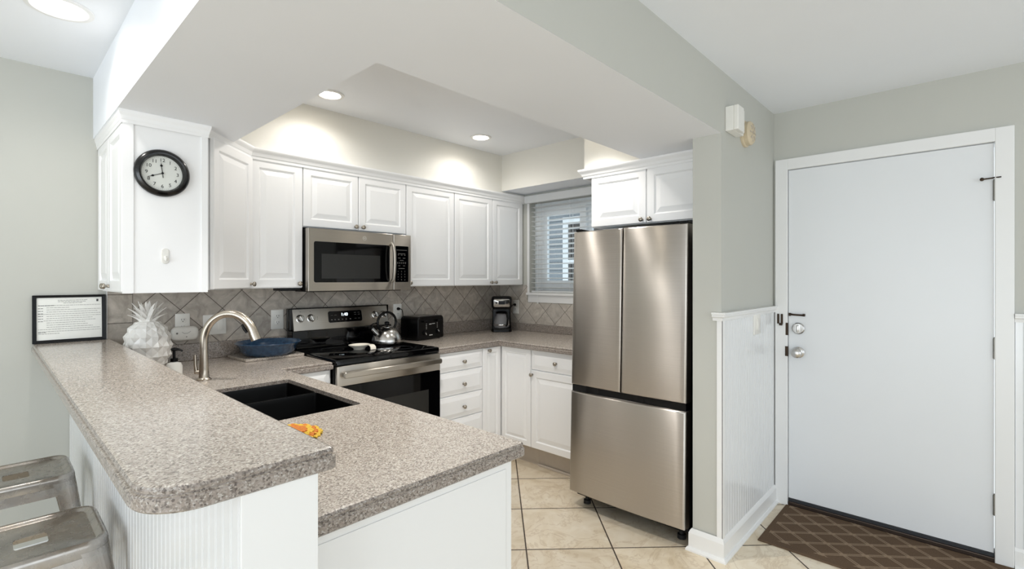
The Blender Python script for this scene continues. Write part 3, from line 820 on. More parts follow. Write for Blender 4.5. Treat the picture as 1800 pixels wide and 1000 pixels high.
for y in (-0.03, -FW+0.03):
    bm = NB(); bx(bm, 0.01, 0.10, y-0.022, y+0.022, 1.673, 1.688, 0.004); part('hinge_cover', bm, M['black'], t)

# ------------------------------------------------------------------ microwave
t = thing('microwave', 'stainless over-the-range microwave with a dark glass door', 'microwave', (1.3255, 2.9155, 1.307))
mw, mh = 0.7430, 0.385
bm = NB(); bx(bm, 0.002, mw-0.002, 0.040, YB-0.009-2.9155, 0.0, mh, 0.002); bx(bm, 0.05, 0.69, 0.05, 0.3, -0.006, 0.0005); part('body', bm, M['blackmat'], t, 'black body')
# door: steel frame with glass window
def frame_face(bm, x0, x1, z0, z1, wx0, wx1, wz0, wz1, y0, y1, r=0.012):
    o_ = round_poly(rect(x0, z0, x1, z1), 0.0025, 3); i_ = round_poly(rect(wx0, wz0, wx1, wz1), r, 3)
    A = [[bm.verts.new((p.x, y, p.y)) for p in o_] for y in (y1, y0+0.003)] + [[bm.verts.new((p.x, y0, p.y)) for p in offset_poly(o_, 0.003)]]
    B = [[bm.verts.new((p.x, y0, p.y)) for p in i_], [bm.verts.new((p.x, y1, p.y)) for p in i_]]
    S = A+B; n = len(o_)
    for a, b in zip(S, S[1:]+S[:1]):
        for i in range(n): bm.faces.new((a[i], a[(i+1) % n], b[(i+1) % n], b[i]))
bm = NB(); frame_face(bm, 0.0, 0.596, 0.0, mh, 0.034, 0.568, 0.054, 0.306, 0.0, 0.038); md = part('door', bm, M['steel'], t, None, 30)
bm = NB(); bx(bm, 0.0335, 0.5685, 0.004, 0.03, 0.0535, 0.3065); part('door_glass', bm, M['glassblk'], md)
t2 = NT('mesh_window'); pp = t2.pos('o'); ck = t2.n('ShaderNodeTexChecker'); ck.inputs['Scale'].default_value = 420; t2.l(pp, ck.inputs[0])
t2.set(col=t2.mix(ck.outputs[1], srgb(20, 19, 17), srgb(32, 31, 28)), rough=0.35); M['mesh'] = t2.m
bm = NB(); bx(bm, 0.085, 0.495, 0.0034, 0.0042, 0.078, 0.232); part('mesh_window', bm, M['mesh'], md)
# handle
bm = NB(); hp = [(0.580, -0.004, 0.060), (0.580, -0.030, 0.075), (0.580, -0.040, 0.130), (0.580, -0.043, 0.195), (0.580, -0.040, 0.260), (0.580, -0.030, 0.305), (0.580, -0.004, 0.322)]
tube(bm, hp, 0.011, 12, sx=1.0); part('handle', bm, M['steel'], md, None, 40)
bm = NB(); frame_face(bm, 0.600, mw, 0.0, mh, 0.613, 0.722, 0.054, 0.306, 0.0, 0.038, 0.006); part('control_surround', bm, M['steel'], t, None, 30)
bm = NB(); bx(bm, 0.6125, 0.7225, 0.003, 0.03, 0.0535, 0.3065); cp = part('control_panel', bm, M['glassblk'], t)
bm = NB(); F0 = lambda x, z: Matrix.Translation((x, 0.0027, z)) @ K
bx(bm, 0.625, 0.71, 0.0025, 0.003, 0.276, 0.279)
for r in range(4):
    for c in range(3):
        s = ['1', '2', '3', '4', '5', '6', '7', '8', '9', '*', '0', '#'][r*3+c]
        text_into(bm, s, 0.013, F0(0.637+c*0.028, 0.128-r*0.0195), 0.0003)
for z, ws in ((0.252, (0.060,)), (0.243, (0.012, 0.014, 0.012)), (0.222, (0.02, 0.02)), (0.206, (0.03,)), (0.192, (0.008,)*5), (0.184, (0.008,)*5), (0.168, (0.016, 0.016)), (0.149, (0.05,))):
    n = len(ws)
    for i, w_ in enumerate(ws):
        c = 0.6665 + (i-(n-1)/2)*(0.080/max(n, 2)); bx(bm, c-w_/2, c+w_/2, 0.0025, 0.003, z-0.0016, z+0.0016)
part('keypad_print', bm, M['markdim'], cp)
bm = NB(); Mb = Matrix.Translation((0.376, -0.0004, 0.343)) @ K
for rr in (0.013,):
    pr = [(0.0118, 0), (0.0118, 0.0012), (0.0135, 0.0012), (0.0135, 0)]
    rs = [[(r*math.cos(2*PI*i/32), r*math.sin(2*PI*i/32), z) for i in range(32)] for r, z in pr]; rings(bm, rs+rs[:1], False, False, True, Mb)
text_into(bm, 'GE', 0.013, Matrix.Translation((0.376, -0.0008, 0.343)) @ K @ Matrix.Rotation(0.05, 4, 'Z'), 0.0005)
part('badge', bm, M['plate'], md)
bm = NB(); bx(bm, 1.19, 1.322, 2.995, 3.10, 1.3105, 1.3272, 0.004)
o = part('under_cabinet_light', bm, M['black']); tag(o, 'thin black light bar under the cabinet left of the microwave', 'light')

# ------------------------------------------------------------------ range
RX = 1.3375; RW = 0.7375
t = thing('electric_range', 'stainless and black electric range with a ceramic glass cooktop', 'stove', (RX, 2.598, 0))
bm = NB(); bx(bm, 0.003, RW-0.003, 0.02, YB-0.024-2.598, 0.04, 0.895); bx(bm, 0.05, 0.09, 0.08, 0.12, 0, 0.0405); bx(bm, RW-0.09, RW-0.05, 0.08, 0.12, 0, 0.0405); bx(bm, 0.05, 0.09, 0.5, 0.54, 0, 0.0405); bx(bm, RW-0.09, RW-0.05, 0.5, 0.54, 0, 0.0405)
part('body', bm, M['blackmat'], t)
bm = NB(); slab(bm, round_poly(rect(0.0, 0.0, RW, 0.575), [0.012, 0.012, 0.004, 0.004], 5), [(0.0, 0.8955), (0.0, 0.918), (0.003, 0.924), (0.008, 0.926)]); part('cooktop', bm, M['cooktop'], t, 'black ceramic glass cooktop', 40)
BM = plain('burner_ring', (40, 40, 42), 0.3)
for cx, cy, r in ((0.19, 0.17, 0.105), (0.19, 0.42, 0.075), (0.55, 0.17, 0.075), (0.55, 0.42, 0.105)):
    rs = [[(cx+q*math.cos(2*PI*i/48), cy+q*math.sin(2*PI*i/48), z) for i in range(48)] for q, z in ((r, 0.9261), (r, 0.9266), (r-0.003, 0.9266), (r-0.003, 0.9261))]
    bm = NB(); rings(bm, rs+rs[:1], False, False); part('burner_marking', bm, BM, t)
bm = NB(); bx(bm, -0.0, RW, 0.5755, 0.655, 0.8955, 1.045, 0.004); bx(bm, 0.02, RW-0.02, 0.560, 0.5755, 0.9268, 0.940, 0.004); bx(bm, -0.004, RW+0.004, 0.622, 0.658, 1.045, 1.190, 0.004); part('backguard', bm, M['cooktop'], t, 'black backguard')
# slanted control panel
bm = NB(); pz0, pz1, py0, py1 = 1.034, 1.184, 0.590, 0.620
Mp = Matrix.Translation((0.018, py0, pz0)) @ Matrix.Rotation(math.atan2(py1-py0, pz1-pz0)*-1, 4, 'X')
ph = math.hypot(pz1-pz0, py1-py0); PW = RW-0.030
bx(bm, 0, PW, 0.0, 0.03, 0, ph, 0.004, M=Mp); cp = part('control_panel', bm, M['steel'], t, 'stainless control panel', 30)
bm = NB(); slab(bm, round_poly(rect(0.240, 0.050, 0.492, 0.128), 0.012, 4), [(0, 0), (0, 0.002), (0.001, 0.003)], Mp @ FACE); dp = part('display', bm, M['glassblk'], cp)
bm = NB(); text_into(bm, '1:40', 0.030, Mp @ Matrix.Translation((0.358, -0.0033, 0.102)) @ K, 0.0004); part('display_digits', bm, M['digit'], dp)
bm = NB()
for x in (0.262, 0.286, 0.312, 0.340, 0.368, 0.400): bx(bm, x-0.005, x+0.005, -0.0036, -0.0028, 0.066, 0.072, M=Mp)
for x, z in ((0.265, 0.100), (0.292, 0.100), (0.44, 0.112), (0.468, 0.112), (0.44, 0.098), (0.468, 0.098), (0.44, 0.070), (0.468, 0.070)): bx(bm, x-0.008, x+0.008, -0.0036, -0.0028, z-0.001, z+0.001, M=Mp)
part('display_print', bm, M['markdim'], dp)
bm = NB()
for x, z in ((0.163, 0.094), (0.163, 0.082), (0.052, 0.135), (0.118, 0.135)): bx(bm, x-0.004, x+0.004, -0.0006, 0.0002, z-0.0012, z+0.0012, M=Mp)
part('panel_print', bm, M['inkdark'], cp)
for x in (0.045, 0.118, 0.600, 0.672):
    bm = NB(); Mk = Mp @ Matrix.Translation((x, 0, 0.088)) @ K
    lathe(bm, [(0.027, 0), (0.027, 0.004), (0.021, 0.006), (0.0205, 0.024), (0.017, 0.028), (0, 0.028)], 28, Mk); bx(bm, -0.005, 0.005, -0.019, 0.019, 0.027, 0.034, 0.002, M=Mk @ Matrix.Rotation(0.3, 4, 'Z')); part('control_knob', bm, M['chrome'], cp, None, 40)
# oven door
bm = NB(); bx(bm, 0.004, RW-0.004, -0.010, 0.019, 0.775, 0.888, 0.004); od = part('door_band', bm, M['steel'], t, 'stainless band', 30)
bm = NB(); bx(bm, 0.004, RW-0.004, -0.010, 0.019, 0.245, 0.774, 0.003); og = part('oven_door', bm, M['glassblk'], t, 'black glass door')
bm = NB(); bx(bm, 0.10, RW-0.10, -0.0108, -0.0098, 0.36, 0.66); part('oven_window', bm, M['mesh'], og)
bm = NB(); bx(bm, 0.004, RW-0.004, -0.010, 0.019, 0.06, 0.240, 0.004); part('drawer', bm, M['steel'], t, 'stainless drawer', 30)
bm = NB()
slab(bm, round_poly(rect(0.022, -0.017, RW-0.022, 0.017), 0.012, 4), [(0.003, 0.040), (0, 0.044), (0, 0.052), (0.004, 0.058)], Matrix.Translation((0, 0, 0.842)) @ FACE)
for x in (0.045, RW-0.045): bx(bm, x-0.012, x+0.012, -0.042, -0.0102, 0.830, 0.854, 0.003)
part('oven_handle', bm, M['steel'], t, None, 30)

# ------------------------------------------------------------------ things on the range
t = thing('tea_kettle', 'round stainless tea kettle with black hoop handle on the cooktop', 'kettle', (1.925, 3.000, 0.9268))
bm = NB(); lathe(bm, [(0.088, 0.004), (0.104, 0.008), (0.107, 0.022), (0.104, 0.038), (0.096, 0.062), (0.082, 0.085), (0.062, 0.104), (0.042, 0.114), (0.036, 0.116)], 40); part('body', bm, M['chrome'], t, None, 30)
bm = NB(); lathe(bm, [(0.086, 0.0), (0.106, 0.001), (0.108, 0.006), (0.088, 0.0065)], 40); part('base_ring', bm, M['black'], t, None, 40)
bm = NB(); lathe(bm, [(0.037, 0.1162), (0.037, 0.119), (0.020, 0.125), (0, 0.126)], 28); lid = part('lid', bm, M['chrome'], t, None, 40)
bm = NB(); lathe(bm, [(0.007, 0.1262), (0.007, 0.136), (0.017, 0.142), (0.017, 0.150), (0.010, 0.156), (0, 0.157)], 20); part('lid_knob', bm, M['black'], lid, None, 40)
bm = NB(); pts = []
for k in range(19):
    a = math.radians(-48+276*k/18); pts.append((0.080*math.cos(a), 0.010*math.cos(a), 0.150+0.072*math.sin(a)))
tube(bm, pts, 0.0085, 12); part('handle', bm, M['black'], t, None, 40)
bm = NB(); tube(bm, [(-0.078, 0, 0.072), (-0.102, 0, 0.094), (-0.122, 0, 0.116)], [0.021, 0.017, 0.014], 16); sp = part('spout', bm, M['chrome'], t, None, 40)
bm = NB(); tube(bm, [(-0.1225, 0, 0.1165), (-0.132, 0, 0.127)], [0.016, 0.015], 16); tube(bm, [(-0.128, 0, 0.135), (-0.105, 0, 0.148), (-0.078, 0, 0.150)], 0.005, 8); part('spout_cap', bm, M['black'], sp, None, 40)
t = thing('spoon_rest', 'small white spoon rest on the black cooktop left of the kettle', 'spoon rest', (1.655, 2.900, 0.9268), 0.1)
bm = NB(); lathe(bm, [(0.032, 0), (0.036, 0.010), (0.058, 0.024), (0.062, 0.030), (0.058, 0.031), (0.045, 0.020), (0.020, 0.012), (0, 0.011)], 32, Matrix.Scale(1.15, 4, (1, 0, 0))); part('dish', bm, M['spoon'], t, None, 40)
bm = NB(); rs = []
for (x, y, z) in ((0.030, -0.040, 0.024), (0.034, -0.058, 0.033), (0.036, -0.078, 0.031), (0.037, -0.090, 0.018), (0.037, -0.092, 0.002)):
    rs.append([(x-0.020, y, z), (x+0.020, y, z), (x+0.020, y-0.006, z-0.003 if z > 0.02 else z), (x-0.020, y-0.006, z-0.003 if z > 0.02 else z)])
rings(bm, rs); part('rest_handle', bm, M['spoon'], t, None, 50)

# ------------------------------------------------------------------ toaster, coffee maker
t = thing('toaster', 'black four-slice toaster with pale dial markings on the far counter', 'toaster', (2.2126, 3.0274, 0.9145), math.radians(9)); toaster = t
bm = NB(); TW, TD, TH = 0.285, 0.190, 0.176
o_ = round_poly(rect(0, 0, TW, TH), [0.012, 0.012, 0.030, 0.030], 6)
rings(bm, [[(p.x, y, p.y+0.006) for p in offset_poly(o_, d)] for y, d in ((TD, 0.006), (TD-0.006, 0), (0.006, 0), (0, 0.006))]); part('body', bm, M['black'], t, None, 30)
bm = NB()
for x in (0.035, 0.095, 0.160, 0.220): bx(bm, x, x+0.028, 0.028, TD-0.028, TH+0.0055, TH+0.0075, 0.0005)
part('bread_slot', bm, M['chrome'], t, 'chrome rimmed slots')
for x in (0.068, 0.217):
    bm = NB(); lathe(bm, [(0.019, 0), (0.017, 0.010), (0.012, 0.012), (0, 0.012)], 24, Matrix.Translation((x, -0.0002, 0.058)) @ K); dl = part('dial', bm, M['black'], t, None, 40)
    bm = NB(); bx(bm, -0.0022, 0.0022, -0.001, 0.019, 0.0122, 0.0135, M=Matrix.Translation((x, 0, 0.058)) @ K @ Matrix.Rotation(-2.6 if x < 0.1 else 0.7, 4, 'Z')); part('pointer', bm, M['mark'], dl)
    bm = NB(); bx(bm, x-0.024, x+0.024, -0.020, -0.0002, 0.138, 0.150, 0.003); part('lever', bm, M['black'], t)
bm = NB()
for i in range(4):
    bx(bm, 0.083, 0.094, -0.0006, 0.0004, 0.086+i*0.012, 0.089+i*0.012); bx(bm, 0.205, 0.213, -0.0006, 0.0004, 0.090+i*0.012, 0.093+i*0.012)
bx(bm, 0.118, 0.145, -0.0006, 0.0004, 0.117, 0.123); bx(bm, 0.150, 0.182, -0.0006, 0.0004, 0.120, 0.124); bx(bm, 0.120, 0.156, -0.0006, 0.0004, 0.032, 0.039)
part('panel_print', bm, M['mark'], t)
for x, y in ((0.03, 0.03), (TW-0.03, 0.03), (0.03, TD-0.03), (TW-0.03, TD-0.03)):
    bm = NB(); lathe(bm, [(0.01, 0), (0.01, 0.0065)], 12, Matrix.Translation((x, y, 0))); part('foot', bm, M['rubber'], t)

t = thing('coffee_maker', 'black drip coffee maker with glass carafe in the counter corner', 'coffee maker', (3.170, 3.085, 0.9145), -PI/4); coffee = t
bm = NB(); slab(bm, round_poly(rect(-0.090, -0.105, 0.090, 0.095), 0.03, 6), [(0.004, 0), (0, 0.004), (0, 0.022), (0.006, 0.030)]); part('base', bm, M['black'], t, None, 40)
bm = NB(); slab(bm, round_poly(rect(-0.086, 0.030, 0.086, 0.095), 0.015, 5), [(0, 0.0302), (0.004, 0.20)]); part('column', bm, M['black'], t, None, 40)
bm = NB(); slab(bm, round_poly(rect(-0.092, -0.095, 0.092, 0.097), 0.03, 6), [(0.014, 0.2005), (0.002, 0.225), (0, 0.285), (0.006, 0.306), (0.016, 0.312)]); hd = part('brew_head', bm, M['black'], t, None, 40)
bm = NB(); slab(bm, round_poly(rect(-0.072, 0.222, 0.072, 0.290), 0.012, 4), [(0, 0.0905), (0, 0.0975), (0.002, 0.099)], FACE); fp = part('steel_fascia', bm, M['chrome'], hd, 'brushed steel front', 40)
bm = NB(); slab(bm, round_poly(rect(-0.028, 0.243, 0.028, 0.274), 0.005, 4), [(0, 0.0992), (0, 0.101)], FACE)
for x in (-0.048, 0.048): lathe(bm, [(0.008, 0.0992), (0.008, 0.103), (0, 0.103)], 18, Matrix.Translation((x, 0, 0.257)) @ K)
part('display', bm, M['black'], fp, 'black clock display')
bm = NB(); lathe(bm, [(0.040, 0.032), (0.062, 0.036), (0.070, 0.055), (0.069, 0.085), (0.058, 0.125), (0.047, 0.150), (0.050, 0.160)], 32, Matrix.Translation((0, -0.036, 0))); cf = part('carafe', bm, M['carafe'], t, 'glass carafe', 40)
bm = NB(); lathe(bm, [(0.052, 0.1605), (0.054, 0.170), (0.040, 0.178), (0, 0.180)], 28, Matrix.Translation((0, -0.036, 0))); part('carafe_lid', bm, M['black'], cf, None, 40)
bm = NB(); tube(bm, [(0.030, -0.082, 0.168), (0.045, -0.110, 0.160), (0.052, -0.120, 0.120), (0.048, -0.110, 0.070), (0.040, -0.096, 0.056)], 0.008, 10); part('carafe_handle', bm, M['black'], cf, None, 40)
bm = NB(); lathe(bm, [(0.0705, 0.056), (0.0715, 0.058), (0.0715, 0.066), (0.0702, 0.068)], 32, Matrix.Translation((0, -0.036, 0))); part('carafe_band', bm, M['chrome'], cf, None, 40)

# ------------------------------------------------------------------ outlets, switches, cords
def plate(name, label, loc, rz, w, h, kind, cat='outlet', group=None):
    t = thing(name, label, cat, loc, rz)
    bm = NB(); slab(bm, round_poly(rect(-w/2, -h/2, w/2, h/2), 0.004, 3), [(0, 0), (0, 0.003), (0.003, 0.0055)], FACE); part('cover_plate', bm, M['plate'], t, None, 40)
    if kind in ('duplex', 'gfci'):
        for i, z in enumerate((-0.020, 0.020)):
            bm = NB(); slab(bm, round_poly(rect(-0.0165, z-0.0145, 0.0165, z+0.0145), 0.007, 4), [(0, 0.0056), (0, 0.0075), (0.001, 0.008)], FACE); rc = part('receptacle', bm, M['plate'], t, None, 40)
            bm = NB(); 
            for x in (-0.0065, 0.0065): bx(bm, x-0.0011, x+0.0011, -0.0084, -0.0078, z-0.001, z+0.008)
            lathe(bm, [(0.0026, 0.0078), (0.0026, 0.0084)], 10, Matrix.Translation((0, 0, z-0.007)) @ K); part('slots', bm, M['blackmat'], rc)
    elif kind == 'double_switch':
        for x in (-0.029, 0.029):
            bm = NB(); slab(bm, round_poly(rect(x-0.0165, -0.033, x+0.0165, 0.033), 0.002, 2), [(0, 0.0056), (0, 0.0075), (0.002, 0.009)], FACE); part('rocker', bm, M['plate'], t, None, 40)
    else:
        bm = NB(); slab(bm, round_poly(rect(-0.0165, -0.033, 0.0165, 0.033), 0.002, 2), [(0, 0.0056), (0, 0.0075), (0.002, 0.009)], FACE); part('rocker', bm, M['plate'], t, None, 40)
    return t
YT = YB-0.0085
plate('power_outlet', 'white outlet plate just behind the white pineapple', (0.7627, YT, 1.128), 0, 0.072, 0.115, 'duplex')
t = thing('plug_in_freshener', 'white oval plug-in device under the outlet behind the pineapple', 'plug-in device', (0.768, YT-0.0085, 1.078))
bm = NB(); slab(bm, round_poly(rect(-0.066, -0.044, 0.066, 0.036), 0.030, 8), [(0.004, 0), (0, 0.006), (0, 0.024), (0.006, 0.034), (0.014, 0.037)], FACE); pb = part('housing', bm, M['plate'], t, None, 40)
bm = NB(); lathe(bm, [(0.005, 0.0372), (0.005, 0.039), (0, 0.039)], 14, Matrix.Translation((-0.042, 0, 0.0)) @ K); lathe(bm, [(0.003, 0.0372), (0.003, 0.038), (0, 0.038)], 12, Matrix.Translation((0.004, 0, -0.022)) @ K); part('indicator', bm, M['markdim'], pb)
bm = NB(); tube(bm, [(-0.018, -0.037, 0.006), (-0.008, -0.0372, -0.002), (0.010, -0.0372, -0.002), (0.024, -0.037, 0.008)], 0.0012, 6); part('embossing', bm, M['ink'], pb)
plate('light_switch', 'white double rocker switch plate behind the faucet arch', (0.9248, YT, 1.112), 0, 0.122, 0.117, 'double_switch', 'switch')
plate('power_outlet', 'white outlet plate on the tile just left of the range', (1.2850, YT, 1.121), 0, 0.078, 0.125, 'duplex')
plate('power_outlet', 'white outlet plate between the kettle and the toaster', (2.196, YT, 1.128), 0, 0.075, 0.120, 'duplex')
plate('power_outlet', 'white outlet plate on the window wall beside the coffee maker', (XR-0.0085, 3.070, 1.126), -PI/2, 0.075, 0.125, 'duplex')
sw = plate('light_switch', 'white switch plate on the beadboard beside the entry door', (2.985, 0.8845, 1.126), 0, 0.112, 0.115, 'toggle', 'switch')
def cord(owner, plug_loc, d, pts):
    bpy.context.view_layer.update()
    t = bpy.data.objects.new('power_cord', None); C.objects.link(t); t.parent = owner
    t.matrix_parent_inverse = owner.matrix_world.inverted(); t.location = plug_loc
    bm = NB(); d = Vector(d); tube(bm, [d*0.0, d*0.010, d*0.024], [0.012, 0.012, 0.007], 12); part('plug', bm, M['black'], t, None, 40)
    bm = NB(); P0 = Vector(plug_loc)
    pts = [Vector(p) for p in pts]
    fine = []
    ext = [pts[0]]+pts+[pts[-1]]
    for i in range(1, len(ext)-2):
        for k in range(8):
            u = k/8; a, b, c, e = ext[i-1], ext[i], ext[i+1], ext[i+2]
            fine.append(0.5*((2*b)+(-a+c)*u+(2*a-5*b+4*c-e)*u*u+(-a+3*b-3*c+e)*u**3))
    fine.append(pts[-1])
    tube(bm, [p-P0 for p in fine], 0.0032, 8); part('cable', bm, M['black'], t, None, 60)
cord(toaster, (2.196, YT-0.0088, 1.150), (0, -1, 0), [(2.196, YT-0.031, 1.150), (2.212, YT-0.040, 1.142), (2.226, YT-0.032, 1.10), (2.222, YT-0.035, 1.02), (2.205, YT-0.045, 0.935), (2.215, 3.195, 0.925)])
cord(coffee, (XR-0.0175, 3.070, 1.146), (-1, 0, 0), [(XR-0.040, 3.070, 1.146), (XR-0.060, 3.075, 1.135), (3.285, 3.09, 1.08), (3.27, 3.10, 0.99), (3.25, 3.125, 0.95)])

# ------------------------------------------------------------------ things on the peninsula counter
t = thing('cutting_board', 'speckled beige counter-matching board under the blue bowl', 'cutting board', (1.155, 3.108, 0.9145), math.radians(2))
bm = NB(); slab(bm, round_poly(rect(-0.168, -0.135, 0.172, 0.136), 0.006, 3), [(0.002, 0), (0, 0.002), (0, 0.012), (0.002, 0.0145)]); part('board', bm, M['granite'], t)
t = thing('serving_bowl', 'wide blue stoneware bowl on the board left of the range', 'bowl', (1.158, 3.080, 0.9292))
bm = NB(); lathe(bm, [(0.105, 0), (0.125, 0.004), (0.148, 0.026), (0.158, 0.056), (0.176, 0.070), (0.181, 0.076), (0.177, 0.079), (0.155, 0.066), (0.146, 0.056), (0.136, 0.026), (0.115, 0.010), (0, 0.008)], 56); part('bowl_body', bm, M['bowl'], t, None, 40)

t = thing('ceramic_pineapple', 'white ceramic pineapple with spiky crown behind the bar', 'ornament', (0.548, 2.985, 0.9145))
bm = NB(); NR, NS = 7, 12; R = []
for j in range(NR*2+1):
    u = j/(NR*2); ang = PI*(0.06+0.88*u)
    r = 0.098*math.sin(ang)**0.72; z = 0.008+0.252*(1-math.cos(ang))/2/0.985
    R.append((r, z))
V = []
for j, (r, z) in enumerate(R):
    row = []
    for i in range(NS*2):
        a = 2*PI*i/(NS*2); top = (i+j) % 2 == 0
        rr = r*(1.065 if top and j % 2 else 0.955)
        row.append(bm.verts.new((rr*math.cos(a), rr*math.sin(a), z)))
    V.append(row)
n2 = NS*2
for j in range(len(V)-1):
    for i in range(n2):
        k_ = (i+1) % n2
        a, b, c, d_ = V[j][i], V[j][k_], V[j+1][k_], V[j+1][i]
        if (i+j) % 2: bm.faces.new((a, b, c)); bm.faces.new((a, c, d_))
        else: bm.faces.new((a, b, d_)); bm.faces.new((b, c, d_))
bm.faces.new(list(reversed(V[0]))); bm.faces.new(V[-1])
bmesh.ops.scale(bm, vec=(1, 1, 1), verts=bm.verts)
part('fruit_body', bm, M['ceramic'], t)
bm = NB()
def leaf(bm, az, r0, z0, ln, lean, w):
    rs = []; n = 6
    for k in range(n):
        u = k/(n-1); rr = r0+ln*u*math.sin(lean)*(0.55+0.45*u); z = z0+ln*u*math.cos(lean)*(1-0.12*u); ww = w*(1-u)**0.5*(1.0 if u > 0.1 else 0.85)+0.0008; th = 0.010*(1-u)+0.0015
        c, s = math.cos(az), math.sin(az)
        P = lambda x, y, zz: (x*c-y*s, x*s+y*c, zz)
        rs.append([P(rr, -ww, z), P(rr+th, 0, z-th*0.5), P(rr, ww, z), P(rr-th*0.3, 0, z+th*0.6)])
    rings(bm, rs)
zt = 0.256
lathe(bm, [(0.030, zt-0.008), (0.024, zt+0.02), (0.012, zt+0.05), (0, zt+0.06)], 14)
for ring_, (cnt, ln, lean, w, dz) in enumerate(((8, 0.076, 0.98, 0.015, 0.000), (7, 0.090, 0.74, 0.015, 0.010), (6, 0.094, 0.50, 0.014, 0.020), (4, 0.084, 0.25, 0.011, 0.030))):
    for k in range(cnt): leaf(bm, 2*PI*k/cnt+ring_*0.4, 0.018, zt+dz, ln, lean, w)
part('leaf_crown', bm, M['ceramic'], t, None, 30)

t = thing('soap_bottle', 'white soap bottle with a black pump behind the bar beside the pineapple', 'soap dispenser', (0.615, 2.790, 0.9145))
bm = NB(); lathe(bm, [(0.030, 0), (0.034, 0.004), (0.034, 0.050), (0.028, 0.064), (0.014, 0.069), (0.012, 0.072)], 28); part('bottle', bm, M['plate'], t, None, 40)
bm = NB(); lathe(bm, [(0.016, 0.0722), (0.016, 0.088), (0.006, 0.090), (0.006, 0.124), (0, 0.124)], 20); tube(bm, [(-0.010, 0.004, 0.128), (0.0, 0, 0.130), (0.02, -0.004, 0.128), (0.034, -0.008, 0.120)], [0.007, 0.009, 0.006, 0.004], 12); part('pump', bm, M['black'], t, 'black pump', 40)

t = thing('crochet_scrubber', 'yellow and orange crocheted scrubber on the counter near the sink', 'scrubber', (0.625, 1.490, 0.9145))
def ruffle(bm, r0, r1, z0, amp, wv, ph, th=0.003):
    n = 96; A = []; B = []
    rs = [[], [], [], []]
    for i in range(n):
        a = 2*PI*i/n; w = amp*math.sin(wv*a+ph); q = amp*0.6*math.cos(wv*2*a+ph)
        c, s = math.cos(a), math.sin(a)
        zz = z0+max(0.0, w)*0.7
        rs[0].append((r0*c*0.85, r0*s, z0)); rs[1].append(((r1+q)*c*0.85, (r1+q)*s, zz))
        rs[2].append(((r1+q)*c*0.85, (r1+q)*s, zz+th)); rs[3].append((r0*c*0.85, r0*s, z0+th))
    rings(bm, rs+rs[:1], False, False)
bm = NB(); ruffle(bm, 0.01, 0.098, 0.0005, 0.007, 14, 0); ruffle(bm, 0.01, 0.070, 0.007, 0.006, 11, 0.5); part('yellow_ruffle', bm, M['yellow'], t, 'yellow', 40)
bm = NB(); ruffle(bm, 0.008, 0.083, 0.0038, 0.007, 12, 1.0); ruffle(bm, 0.006, 0.050, 0.011, 0.004, 9, 0.2); part('orange_ruffle', bm, M['orange'], t, 'orange', 40)

# framed notice on the bar
t = thing('framed_notice', 'black framed white printed notice standing on the bar against the wall', 'picture frame', (0.2855, 3.2665, 1.0705), 0)
t.rotation_euler = (math.radians(-3), 0, 0)
fw_, fh_ = 0.272, 0.232
bm = NB(); o_ = round_poly(rect(-fw_/2, 0, fw_/2, fh_), 0.001, 1); i_ = round_poly(rect(-fw_/2+0.015, 0.015, fw_/2-0.015, fh_-0.012), 0.0005, 1)
A = [[bm.verts.new((p.x, y, p.y)) for p in o_] for y in (0.006, -0.010)]; B = [[bm.verts.new((p.x, y, p.y)) for p in i_] for y in (-0.008, 0.006)]
S = A+B
for a, b in zip(S, S[1:]+S[:1]):
    for i in range(len(a)): bm.faces.new((a[i], a[(i+1) % len(a)], b[(i+1) % len(a)], b[i]))
part('frame', bm, M['black'], t)
bm = NB(); bx(bm, -fw_/2+0.012, fw_/2-0.012, -0.003, 0.004, 0.012, fh_-0.010); pg = part('notice', bm, M['paper'], t)
bm = NB(); rnd = random.Random(3)
W0, W1 = -fw_/2+0.020, fw_/2-0.020
def dashes(bm, x0, x1, z, h, y=-0.0034):
    x = x0
    while x < x1-0.003:
        w = min(rnd.uniform(0.004, 0.014), x1-x); bx(bm, x, x+w, y, -0.0029, z-h/2, z+h/2); x += w+0.0018
dashes(bm, -0.045, 0.065, 0.207, 0.0026); dashes(bm, -0.045, 0.062, 0.200, 0.0026); dashes(bm, -0.025, 0.045, 0.193, 0.0026)
for i, (a, b) in enumerate(((W0, W1), (W0+0.03, -0.0), (W0+0.03, W1), (W0+0.03, W1-0.01), (W0, W1), (W0+0.03, W1), (W0+0.03, W1-0.03), (W0+0.02, W1-0.02), (W0+0.03, W1-0.06), (W0+0.03, W1-0.05), (W0+0.03, W1-0.03), (W0, W1), (W0, W1), (W0, -0.04))):
    dashes(bm, a, b, 0.182-i*0.0105, 0.0022)
part('print_lines', bm, M['ink'], pg)
bm = NB(); dashes(bm, W0, W0+0.06, 0.182, 0.003, -0.0036)
for i in range(6): dashes(bm, W0, W0+0.018, 0.168-i*0.0125, 0.0024, -0.0036)
bx(bm, W1-0.016, W1-0.008, -0.0036, -0.0029, 0.198, 0.210); dashes(bm, W0, W0+0.03, 0.052, 0.0022, -0.0036); part('bold_lines', bm, M['inkdark'], pg)

